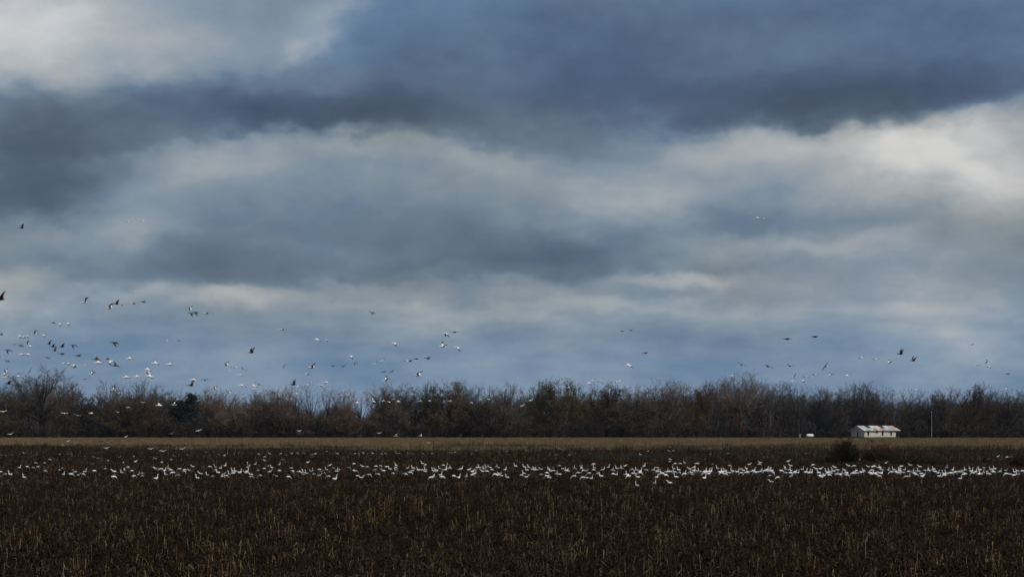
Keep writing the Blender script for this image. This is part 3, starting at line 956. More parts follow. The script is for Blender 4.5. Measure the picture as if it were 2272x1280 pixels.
for gx, nm in ((0, 'gable_wall'), (HL - TH, 'gable_wall')):
    mb = MB()
    ys = [(TH, DY0), (DY1, HW - TH)] if gx == 0 else [(TH, HW - TH)]
    for a, b in ys:
        mb.box(gx, gx + TH, a, b, Z0, EV)
    if gx == 0:
        mb.box(gx, gx + TH, DY0, DY1, DZ, EV)
    y0, y1, ym = TH, HW - TH, HW / 2
    mb.add([(gx, y0, EV), (gx, y1, EV), (gx, ym, RG - .12), (gx + TH, y0, EV), (gx + TH, y1, EV), (gx + TH, ym, RG - .12)],
           [(0, 2, 1), (3, 4, 5), (0, 3, 5, 2), (1, 2, 5, 4)])
    link(nm, mb.mesh(nm, [M['wall']]), house)
mb = MB()
mb.box(-.03, HL + 1.35, -.03, HW + .03, .18, Z0 - .003)
link('floor', mb.mesh('floor', [M['board']]), house)
for i in range(6):
    for yy in (.2, HW - .5):
        mb = MB()
        mb.box(.1 + i * 2.1, .4 + i * 2.1, yy, yy + .3, -.1, .177)
        link('pier', mb.mesh('pier', [M['board']]), house)
mb = MB()                                                       # solid near-black block; the shade of the rooms is put into its colour
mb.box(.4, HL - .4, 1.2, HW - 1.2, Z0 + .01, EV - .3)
link('shade_block', mb.mesh('shade_block', [M['inside']]), house)
for (c, w_, z0, z1) in WIN:
    mb = MB()
    t_ = .06
    mb.box(c - w_ / 2 - t_, c - w_ / 2, -.03, .05, z0 - t_, z1 + t_)
    mb.box(c + w_ / 2, c + w_ / 2 + t_, -.03, .05, z0 - t_, z1 + t_)
    mb.box(c - w_ / 2, c + w_ / 2, -.03, .05, z1, z1 + t_)
    mb.box(c - w_ / 2, c + w_ / 2, -.05, .05, z0 - t_, z0)
    wf = link('window', mb.mesh('window', [M['frame']]), house)
    mb = MB()
    mb.box(c - w_ / 2, c + w_ / 2, .06, .10, z0, z1)
    link('pane', mb.mesh('pane', [M['inside']]), wf)  # shade of the room behind is painted onto the pane
mb = MB()
mb.box(.02, .10, DY0, DY1, Z0, DZ)
link('door', mb.mesh('door', [M['inside']]), house)  # door slab in the same painted room shade
# roof: boards, then tin sheets one by one on both slopes
slope = math.atan2(RG - EV, HW / 2)
over = .45
SL = (HW / 2 + over) / math.cos(slope)
X0, X1 = -.3, HL + 1.45


def roof_piece(xa, xb, sa, sb, lift, th, front=True, skew=0.0):
    """A slab on a roof slope; s runs from the ridge (0) down to the eave (SL)."""
    mb = MB()
    pts = []
    for up in (0, th):
        for (x, s) in ((xa, sa), (xb, sa), (xb + skew, sb), (xa + skew, sb)):
            y = HW / 2 - s * math.cos(slope) if front else HW / 2 + s * math.cos(slope)
            z = RG - s * math.sin(slope) + lift + up
            pts.append((x, y, z))
    mb.add(pts, [(0, 1, 2, 3), (7, 6, 5, 4), (0, 4, 5, 1), (1, 5, 6, 2), (2, 6, 7, 3), (3, 7, 4, 0)])
    return mb


for fr in (True, False):
    for k in range(4):
        sa, sb = SL * k / 4 + .03, SL * (k + 1) / 4 - .03
        link('roof_board', roof_piece(X0 + .1, X1 - .1, sa, sb, -.06, .045, fr).mesh('roof_board', [M['board']]), house)
SHEETS = [  # upper and lower sheet of each column, front slope; None = gone
    ((.85, .78, .76), (.95, .95, .98)), ((.80, .55, .45), (.75, .80, .82)), ((.86, .82, .80), (.45, .48, .52)), (None, (.92, .92, .94)),
    (None, (.80, .74, .66)), ((.95, .96, .98), (.20, .22, .25)), ((.93, .86, .72), (.80, .70, .60)), ((.92, .82, .64), (.85, .76, .62)),
    ((.92, .84, .68), (.50, .36, .30)), (None, (.56, .40, .34)), (None, (.78, .74, .66)), ((.95, .96, 1.0), (.55, .58, .66)),
    ((.88, .88, .92), (.62, .64, .66)), ((.66, .54, .52), (.40, .38, .38)), ((.80, .72, .68), (.70, .62, .58)), ((.52, .24, .14), (.82, .72, .64)),
]
ncol = len(SHEETS)
cw = (X1 - X0) / ncol
for i, pair in enumerate(SHEETS):
    for j, cc in enumerate(pair):
        if cc is None:
            continue
        sa, sb = ((0.0, SL * .52), (SL * .50, SL + .08))[j]
        o = link('roof_sheet', roof_piece(X0 + i * cw + .012, X0 + (i + 1) * cw - .012, sa, sb + random.uniform(-.05, .06), .0 if j else .035, .018, True, random.uniform(-.03, .03)).mesh('roof_sheet', [M['tin']]), house)
        o.color = (cc[0] * .82, cc[1] * .82, cc[2] * .82, 1)
for i in range(ncol):
    o = link('roof_sheet', roof_piece(X0 + i * cw + .012, X0 + (i + 1) * cw - .012, 0, SL, .0, .018, False).mesh('roof_sheet', [M['tin']]), house)
    o.color = (.62, .52, .46, 1)
for k in range(2):                                              # porch posts at the right end
    mb = MB()
    yy = .25 if k == 0 else HW - .4
    mb.box(HL + 1.15, HL + 1.27, yy, yy + .12, Z0, EV - .12)
    link('porch_post', mb.mesh('porch_post', [M['board']]), house)
mb = MB()
for front in (True, False):
    b = roof_piece(X0 - .05, X0 - .005, 0, SL, -.14, .16, front)
    mb.add(b.v, b.f)
o = link('bargeboard', mb.mesh('bargeboard', [M['white_paint']]), house)

# ------------------------------------------------------------------ tank, marker post, pole
TD = 650
tank = bpy.data.objects.new('gas_tank', None)
COL.objects.link(tank)
tank.location = ((1797 - CX) / F * TD, TD, 0)
tank.rotation_euler = (0, 0, R(12))
tag(tank, 'white rounded gas tank lying at the wood edge left of the house', 'tank')
mb = MB()
prof = [(-1.12, .05), (-1.06, .24), (-.92, .37), (-.7, .44), (-.3, .46), (.3, .46), (.7, .44), (.92, .37), (1.06, .24), (1.12, .05)]
mb.ring_loft([[(x, r * math.cos(2 * PI * j / 14), .86 + r * math.sin(2 * PI * j / 14)) for j in range(14)] for x, r in prof])
link('vessel', mb.mesh('vessel', [M['tank']], True), tank)
mb = MB()
mb.ring_loft([[(r * math.cos(2 * PI * j / 10), r * math.sin(2 * PI * j / 10), z) for j in range(10)] for r, z in ((.2, 1.29), (.2, 1.40), (.12, 1.46), (.02, 1.48))])
link('valve_dome', mb.mesh('valve_dome', [M['metal']]), tank)
for sx in (-.62, .62):
    mb = MB()
    mb.box(sx - .06, sx + .06, -.3, .3, 0, .46)
    link('leg', mb.mesh('leg', [M['metal']]), tank)

mb = MB()
mb.tube([Vector((0, 0, 0)), Vector((0, 0, 1.0)), Vector((0, 0, 1.25))], [.07, .07, .05], 8)
mb.box(-.1, .1, -.02, .02, 1.05, 1.24)
o = link('marker_post', mb.mesh('marker_post', [M['white_paint']]))
o.location = ((1774 - CX) / F * 652, 651, 0)
tag(o, 'short white marker post just left of the gas tank', 'post')

pole = bpy.data.objects.new('utility_pole', None)
COL.objects.link(pole)
pole.location = ((2067 - CX) / F * 660, 660, 0)
tag(pole, 'thin pale wooden utility pole standing right of the house', 'pole')
mb = MB()
mb.tube([Vector((0, 0, z)) for z in (0, 3, 6, 7.5)], [.13, .115, .10, .09], 8)
link('shaft', mb.mesh('shaft', [M['pole']]), pole)
mb = MB()
mb.tube([Vector((0, 0, 7.5)), Vector((0, 0, 7.58)), Vector((0, 0, 7.72))], [.05, .07, .03], 8)
link('insulator', mb.mesh('insulator', [M['white_paint']]), pole)


# ------------------------------------------------------------------ haze: thin bluish air between here and the wood
hb_ = MB()
hb_.box(-6500, 6500, -400, 9500, -1.5, 60)
hm = bpy.data.materials.new('haze')
hm.use_nodes = True
hm.node_tree.nodes.clear()
hv = hm.node_tree.nodes.new('ShaderNodeVolumePrincipled')
hv.inputs['Color'].default_value = (.72, .82, 1.0, 1)
hv.inputs['Density'].default_value = HAZE
ho = hm.node_tree.nodes.new('ShaderNodeOutputMaterial')
hm.node_tree.links.new(hv.outputs[0], ho.inputs['Volume'])
tag(link('haze', hb_.mesh('haze', [hm])), 'thin bluish air over the field', kind='stuff')

# ------------------------------------------------------------------ geese
def ell_ring(c, t, ry, rz, k=8):
    """Ring round a spine point in the XZ plane."""
    nrm = Vector((-t.z, 0, t.x))
    return [tuple(c + Vector((0, 1, 0)) * ry * math.cos(2 * PI * j / k) + nrm * rz * math.sin(2 * PI * j / k)) for j in range(k)]


def spine(mb, st, mis):
    rings = []
    for i, (x, z, ry, rz) in enumerate(st):
        a, b = st[max(i - 1, 0)], st[min(i + 1, len(st) - 1)]
        t = Vector((b[0] - a[0], 0, b[1] - a[1])).normalized()
        rings.append(ell_ring(Vector((x, 0, z)), t, ry, rz))
    mb.ring_loft(rings, mis)


def wing(mb, side, a1, a2, sweep):
    """A cambered wing: inner arm at angle a1, hand at a2, black primaries on the outer part."""
    sec = [(0, .05, .25), (.16, .055, .25), (.33, .075, .235), (.42, .06, .215), (.52, .02, .18), (.62, -.05, .13), (.70, -.12, .07), (.74, -.17, .02)]
    rings = []
    y, z, prev = .055, .035, 0
    for (s, le, ch) in sec:
        ds = s - prev
        a = a1 if s <= .33 else a2 if s > .45 else (a1 + a2) / 2
        y += ds * math.cos(a)
        z += ds * math.sin(a)
        prev = s
        nx = Vector((0, -math.sin(a), math.cos(a)))
        x0 = le - max(0, s - .3) * sweep
        c = Vector((x0, y, z))
        th = .018 * (1 - s / .85)
        pts = [c, c + Vector((-ch * .3, 0, 0)) + nx * (th + .012), c + Vector((-ch * .7, 0, 0)) + nx * th * .7, c + Vector((-ch, 0, 0)), c + Vector((-ch * .65, 0, 0)) - nx * .004, c + Vector((-ch * .3, 0, 0)) - nx * .006]
        rings.append([(p.x, p.y * side, p.z) for p in (pts if side > 0 else pts[::-1])])
    mb.ring_loft(rings, [0, 0, 0, 1, 1, 1, 1])


FLY_POSES = {'U': (40, 54, .3), 'H': (24, 44, .3), 'L': (5, -6, .4), 'D': (-12, -58, .35), 'A': (16, -34, .3), 'V': (17, 26, .3), 'S': (7, 2, .3), 'B': (9, -8, .35)}


def flying_mesh(pose, colour):
    mb = MB()
    st = [(-.36, .012, .055, .008), (-.27, .010, .075, .026), (-.17, 0, .085, .060), (-.04, -.006, .100, .086), (.09, -.004, .094, .084), (.17, .006, .064, .062), (.225, .016, .038, .042),
          (.33, .024, .026, .029), (.385, .030, .030, .036), (.43, .030, .027, .031), (.455, .026, .016, .017), (.495, .018, .007, .006)]
    spine(mb, st, [0] * 9 + [2, 2])
    a1, a2, sw = FLY_POSES[pose]
    for s in (1, -1):
        wing(mb, s, R(a1), R(a2), sw)
    a = {'w': 'white_feather', 'd': 'dark_feather', 'b': 'brown_feather', 'g': 'grey_feather'}[colour]
    return mb.mesh('flying_goose', [M[a], M['black_feather'], M['bill']], True)


FLY = {}
# photo x, photo y, size in photo pixels (body length, or wingspan for the poses seen from front), pose, colour, turn, bank
BIRDS = [
    (2, 664, 24, 'U', 'b'), (188, 671, 18, 'U', 'w'), (119, 716, 11, 'L', 'b'), (132, 718, 11, 'D', 'w'), (150, 717, 11, 'D', 'w'), (43, 745, 12, 'D', 'w'), (51, 747, 11, 'D', 'w'), (59, 745, 11, 'D', 'w'),
    (76, 741, 14, 'U', 'w'), (96, 743, 10, 'D', 'w'), (3, 742, 11, 'L', 'd'), (188, 757, 9, 'L', 'w'), (32, 764, 10, 'L', 'g'), (46, 766, 11, 'D', 'd'), (60, 763, 12, 'U', 'w'), (66, 768, 12, 'L', 'w'),
    (109, 763, 12, 'U', 'd'), (117, 769, 13, 'H', 'd'), (138, 769, 14, 'H', 'd'), (163, 766, 13, 'D', 'd'), (18, 777, 14, 'D', 'd'), (3, 793, 8, 'H', 'w'), (15, 799, 12, 'D', 'g'), (48, 787, 20, 'B', 'w'),
    (62, 787, 20, 'B', 'w'), (106, 793, 15, 'L', 'g'), (121, 778, 14, 'U', 'g'), (138, 785, 15, 'L', 'd'), (174, 789, 16, 'L', 'd'), (141, 807, 15, 'B', 'w'), (152, 806, 11, 'D', 'w'), (162, 810, 16, 'D', 'w'), (187, 811, 7, 'L', 'w'),
    (12, 825, 11, 'U', 'w'), (9, 832, 12, 'H', 'w'), (8, 837, 22, 'S', 'w', 70, 0), (41, 835, 17, 'B', 'w'), (66, 824, 25, 'S', 'd', 75, 55), (19, 851, 15, 'H', 'd'), (189, 841, 16, 'A', 'd', 60, 0), (200, 834, 9, 'H', 'w'),
    (243, 684, 18, 'U', 'w'), (258, 674, 16, 'H', 'b'), (271, 677, 11, 'L', 'w'), (297, 673, 17, 'L', 'w'), (318, 670, 13, 'L', 'b'), (421, 688, 13, 'U', 'w'), (424, 695, 13, 'D', 'd'), (434, 693, 14, 'D', 'd'), (459, 695, 16, 'L', 'w'),
    (254, 760, 18, 'D', 'd'), (371, 756, 7, 'L', 'w'), (397, 756, 7, 'L', 'd'), (214, 797, 22, 'B', 'd'), (217, 805, 27, 'B', 'w'), (239, 797, 15, 'B', 'd'), (245, 801, 17, 'D', 'w'), (256, 811, 22, 'B', 'd'), (287, 796, 23, 'B', 'w'),
    (209, 826, 13, 'B', 'g'), (203, 831, 13, 'U', 'w'), (344, 806, 22, 'B', 'w'), (376, 809, 24, 'B', 'w'), (327, 820, 22, 'B', 'w'), (328, 827, 22, 'B', 'w'), (331, 835, 26, 'B', 'w'), (280, 837, 24, 'B', 'w'), (304, 836, 22, 'B', 'w'),
    (251, 865, 12, 'H', 'w'), (266, 872, 9, 'H', 'w'), (501, 810, 15, 'H', 'w'), (509, 823, 8, 'L', 'w'), (521, 815, 22, 'A', 'w', 60, -8), (539, 818, 18, 'A', 'w', 50, -25), (534, 832, 17, 'B', 'w'), (558, 782, 17, 'U', 'b'),
    (428, 843, 18, 'L', 'w'), (455, 843, 22, 'A', 'd', 55, 0), (424, 855, 18, 'H', 'g'), (476, 862, 10, 'H', 'w'), (508, 872, 10, 'H', 'w'), (536, 856, 22, 'B', 'w'), (563, 856, 17, 'B', 'w'), (574, 853, 24, 'S', 'd', 80, -24), (565, 863, 11, 'L', 'w'),
    (627, 731, 14, 'L', 'w'), (703, 754, 20, 'B', 'w'), (726, 756, 12, 'L', 'w'), (778, 790, 13, 'D', 'w'), (790, 805, 17, 'A', 'g', 40, 30), (632, 811, 15, 'A', 'g', 40, 35), (692, 815, 17, 'H', 'w'), (683, 830, 14, 'L', 'w'),
    (739, 812, 19, 'A', 'd', 60, 0), (761, 813, 19, 'V', 'd', 70, 18), (651, 853, 16, 'U', 'd'), (660, 857, 9, 'D', 'w'), (681, 854, 14, 'A', 'w', 55, 8), (689, 849, 13, 'A', 'w', 50, 0), (695, 853, 9, 'L', 'w'), (711, 854, 10, 'D', 'w'),
    (722, 849, 16, 'L', 'w'), (659, 874, 15, 'B', 'w'), (752, 874, 19, 'V', 'd', 70, 18), (596, 890, 10, 'D', 'g'), (619, 884, 25, 'B', 'd'), (825, 692, 14, 'D', 'g'), (874, 761, 15, 'D', 'w'), (829, 808, 18, 'V', 'w', 60, 14),
    (845, 802, 19, 'V', 'w', 60, 18), (901, 801, 17, 'A', 'w', 45, 0), (910, 802, 9, 'H', 'd'), (924, 796, 13, 'L', 'd'), (949, 795, 15, 'L', 'd'), (852, 825, 16, 'A', 'd', 50, 22), (869, 824, 17, 'A', 'd', 50, 22), (855, 845, 16, 'U', 'w'),
    (927, 833, 18, 'H', 'w'), (982, 769, 17, 'H', 'w'), (1014, 771, 16, 'D', 'w'), (988, 740, 16, 'D', 'w'), (1008, 737, 15, 'L', 'g'), (791, 893, 11, 'L', 'w'), (824, 887, 10, 'U', 'w'), (829, 891, 14, 'B', 'w'), (851, 890, 10, 'H', 'w'),
    (863, 891, 8, 'D', 'w'), (871, 886, 14, 'A', 'w', 45, -10), (884, 891, 15, 'B', 'w'), (890, 885, 8, 'L', 'g'), (933, 890, 9, 'H', 'w'), (954, 889, 9, 'L', 'w'), (998, 890, 10, 'H', 'w'), (841, 961, 17, 'V', 'w', 80, 4),
    (878, 967, 9, 'U', 'w'), (933, 967, 9, 'U', 'w'), (952, 982, 9, 'U', 'w'), (1046, 893, 8, 'D', 'w'), (1067, 888, 8, 'H', 'w'), (1085, 886, 8, 'L', 'w'), (1178, 888, 18, 'V', 'w', 70, 25), (1159, 900, 18, 'A', 'w', 65, 25),
    (7, 913, 26, 'S', 'w', 80, 4), (24, 963, 22, 'V', 'w', 75, 16), (143, 917, 25, 'S', 'w', 80, -4), (172, 922, 25, 'A', 'g', 75, -14), (203, 917, 16, 'B', 'w'), (151, 979, 15, 'V', 'w', 60, 22), (138, 987, 11, 'L', 'g'),
    (260, 914, 15, 'A', 'w', 60, -16), (282, 904, 18, 'V', 'w', 60, -16), (274, 895, 15, 'B', 'd'), (316, 893, 16, 'A', 'w', 70, -6), (353, 899, 21, 'B', 'w'), (387, 898, 13, 'U', 'w'), (279, 969, 14, 'V', 'w', 60, 18), (381, 962, 20, 'V', 'g', 70, 18),
    (441, 955, 22, 'S', 'w', 80, 16), (225, 979, 15, 'L', 'd'), (247, 981, 24, 'A', 'd', 70, -20), (263, 977, 19, 'S', 'd', 70, 18), (236, 994, 19, 'V', 'w', 78, 4), (335, 996, 19, 'V', 'w', 78, 8), (362, 1001, 21, 'V', 'w', 80, 2), (405, 996, 22, 'A', 'w', 80, 14),
    (664, 956, 16, 'V', 'w', 78, 2), (1381, 735, 9, 'L', 'd'), (1400, 733, 9, 'L', 'd'), (1432, 783, 15, 'L', 'g'), (1394, 811, 23, 'B', 'w'), (1313, 845, 17, 'V', 'w', 60, 16), (1306, 850, 11, 'L', 'w'), (1331, 844, 17, 'V', 'w', 65, 18), (1372, 846, 21, 'A', 'w', 70, 16),
    (1747, 752, 17, 'L', 'd'), (1808, 747, 17, 'L', 'd'), (1645, 809, 28, 'A', 'd', 80, -20), (1704, 813, 24, 'A', 'd', 65, -18), (1752, 812, 22, 'V', 'd', 65, -12), (1831, 813, 25, 'S', 'd', 80, 56), (1663, 830, 27, 'A', 'g', 80, -14), (1622, 834, 17, 'V', 'w', 50, 10),
    (1762, 836, 10, 'U', 'w'), (1756, 846, 20, 'V', 'w', 65, 14), (1786, 836, 18, 'A', 'w', 55, 0), (1781, 844, 11, 'D', 'w'), (1807, 831, 17, 'A', 'w', 50, 0), (1842, 833, 10, 'H', 'w'), (1878, 833, 11, 'L', 'w'), (1909, 794, 18, 'V', 'w', 50, 15),
    (1941, 797, 18, 'A', 'w', 60, 0), (1972, 805, 13, 'H', 'w'), (1998, 785, 17, 'U', 'd'), (2026, 800, 15, 'U', 'd'), (2156, 764, 11, 'L', 'w'), (2168, 810, 10, 'L', 'w'), (2187, 805, 11, 'U', 'w'), (2193, 812, 10, 'D', 'w'), (2236, 829, 12, 'L', 'g'),
    (1981, 866, 8, 'L', 'd'), (2009, 864, 14, 'A', 'w', 55, 0), (2031, 864, 9, 'D', 'w'), (2233, 863, 8, 'H', 'w'), (2260, 866, 13, 'A', 'w', 55, 0), (48, 506, 14, 'U', 'd'), (283, 492, 15, 'A', 'w', 50, 0), (315, 491, 15, 'A', 'w', 50, 0),
    (1681, 484, 14, 'B', 'w'), (1697, 486, 14, 'B', 'w'), (1260, 860, 9, 'H', 'w'),
]


def fly_zone(x, y):
    if y < 560:
        return 'high in cloud at upper left' if x < 1000 else 'high under the bright cloud'
    if y > 930:
        return ('low over grass at left' if x < 330 else 'low before the vine-hung thicket' if x < 560 else 'low before the middle of the wood')
    if x < 230:
        if y < 735:
            return 'above the crowded flock at left'
        if y < 775:
            return 'amid the left flock' if x < 100 else 'high above the small brown tree'
        if y < 803:
            return 'low in the left flock'
        if y < 880:
            return 'before the tallest fan-shaped tree' if x < 130 else 'just above the small brown tree'
        return 'against dark trees at left'
    if x < 480:
        if y < 720:
            return 'high above the domed grey tree'
        if y < 815:
            return 'in sky over domed tree'
        if y < 880:
            return 'just above the evergreen'
        return 'against trees near the evergreen'
    if x < 610:
        return 'above the notch in the treeline'
    if x < 815:
        return 'above the spindly open trees' if y < 840 else 'among the spindly open trees'
    if x < 1060:
        if y < 785:
            return 'high above the green-topped tree'
        return 'above the grey wall of twigs' if y < 870 else 'against the grey wall of twigs'
    if x < 1250:
        return 'against the bluish bare trees'
    if x < 1500:
        return 'above the olive dome tree'
    if x < 1730:
        return 'over the highest pale fan tree'
    if x < 1890:
        return 'above the dark forked tree'
    if x < 2100:
        return 'above the white house'
    return 'above the wood at right edge'


COLW = {'w': 'white', 'd': 'dark', 'b': 'brown', 'g': 'grey'}
POSEW = {'U': 'raised wings', 'H': 'half-raised wings', 'L': 'level wings', 'D': 'lowered wings', 'A': 'arched wings', 'V': 'upswept wings', 'S': 'wide-spread wings', 'B': 'banked wings'}
NUM = ['', 'one', 'two', 'three', 'four', 'five', 'six', 'seven', 'eight', 'nine', 'ten', 'eleven', 'twelve']
ORD = ['', 'first', 'second', 'third', 'fourth', 'fifth', 'sixth', 'seventh', 'eighth', 'ninth', 'tenth', 'eleventh']


def place_words(i, n):
    """Words for item i of n, ordered from left to right."""
    if i == 0:
        return 'leftmost'
    if i == n - 1:
        return 'rightmost'
    if n == 3:
        return 'middle one'
    return ORD[i + 1] + ' from left'


cells = {}
for b in BIRDS:
    cells.setdefault((COLW[b[4]], POSEW[b[3]], fly_zone(b[0], b[1])), []).append(b)
for (cw_, pw, zn), bs in cells.items():
    bs.sort(key=lambda b: b[0])
    for i, b in enumerate(bs):
        px, py, size, pose, colour = b[:5]
        key = (pose, colour)
        if key not in FLY:
            FLY[key] = flying_mesh(pose, colour)
        front = len(b) > 5
        ref = .855
        if pose == 'B':
            ref = 1.15
        elif front:
            ref = 1.55 * (.55 + .45 * math.sin(R(b[5])))
        d = F * ref / (size * (1.0 if pose == 'U' else 1.06))
        d = min(max(d, 150), 560)
        if py > 936:
            d = min(d, (CH - .75) * F / (py - HZ))
        o = link('flying_goose', FLY[key])
        o.location = at(px, py, d)
        if pose == 'B':
            yaw, bank, pitch = 180 + random.uniform(14, 34), -random.uniform(10, 22), random.uniform(-4, 6)
        elif front:
            yaw, bank, pitch = 180 - b[5] + random.uniform(-6, 6), -b[6], random.uniform(2, 10)
        else:
            yaw, bank, pitch = 180 + random.uniform(-16, 24), -random.uniform(0, 18), random.uniform(-2, 6)
        o.rotation_euler = (Matrix.Rotation(R(yaw), 3, 'Z') @ Matrix.Rotation(-R(pitch), 3, 'Y') @ Matrix.Rotation(R(bank), 3, 'X')).to_euler()
        if len(bs) == 1:
            lb = f'{cw_} goose with {pw} flying {zn}'
        else:
            lb = f'{place_words(i, len(bs))} of {NUM[len(bs)]} {cw_} geese with {pw} {zn}'
        tag(o, lb, 'flying goose', 'geese in flight over the field and wood')


# ---- geese on the ground
def goose_mesh(posture, colour, legs=True, low=False):
    """One continuous standing goose, head towards +X; feet at z = 0."""
    mb = MB()
    body = [(-.34, .30, .03, .010), (-.27, .315, .055, .030), (-.18, .33, .085, .065), (-.06, .335, .115, .100), (.07, .34, .118, .108), (.16, .365, .090, .090)]
    if posture == 'u':
        neck = [(.205, .43, .052, .058), (.215, .52, .034, .038), (.215, .62, .029, .032), (.225, .68, .030, .034), (.262, .715, .033, .040), (.30, .713, .030, .034), (.33, .703, .018, .019), (.375, .690, .007, .006)]
    elif posture == 'h':
        neck = [(.225, .42, .052, .056), (.27, .49, .035, .038), (.31, .545, .029, .031), (.345, .575, .031, .035), (.385, .575, .032, .037), (.42, .562, .028, .031), (.445, .548, .017, .018), (.485, .525, .007, .006)]
    else:
        neck = [(.24, .355, .056, .056), (.32, .30, .037, .038), (.38, .22, .030, .031), (.415, .15, .031, .033), (.435, .11, .032, .036), (.445, .075, .027, .030), (.45, .05, .017, .017), (.455, .01, .007, .006)]
    nb, nn = len(body), len(neck)
    spine(mb, body + neck, [0] * (nb + nn - 3) + [2, 2])
    for s in (1, -1):                                           # folded wing with black primaries at the rear
        rings = []
        for (x, z, w, h) in ((.10, .36, .02, .05), (0, .365, .035, .075), (-.14, .36, .035, .065), (-.26, .345, .025, .038), (-.36, .335, .015, .018), (-.44, .335, .006, .006)):
            yb = .095 if x > -.2 else .06 if x > -.3 else .03
            rings.append([(x, s * (yb + w * math.cos(a)), z + h * math.sin(a)) for a in [s * 2 * PI * j / 6 for j in range(6)]])
        mb.ring_loft(rings, [0, 0, 1, 1, 1])
        if legs:
            mb.tube([Vector((-.01, s * .06, .27)), Vector((-.03, s * .06, .13)), Vector((.0, s * .06, .015))], [.018, .010, .010], 5, 2)
            mb.box(-.01, .07, s * .06 - .03, s * .06 + .03, .0, .015, 2)
    a = 'ground_white' if colour == 'w' else 'dark_feather'
    return mb, [M[a], M['black_feather'], M['bill']]


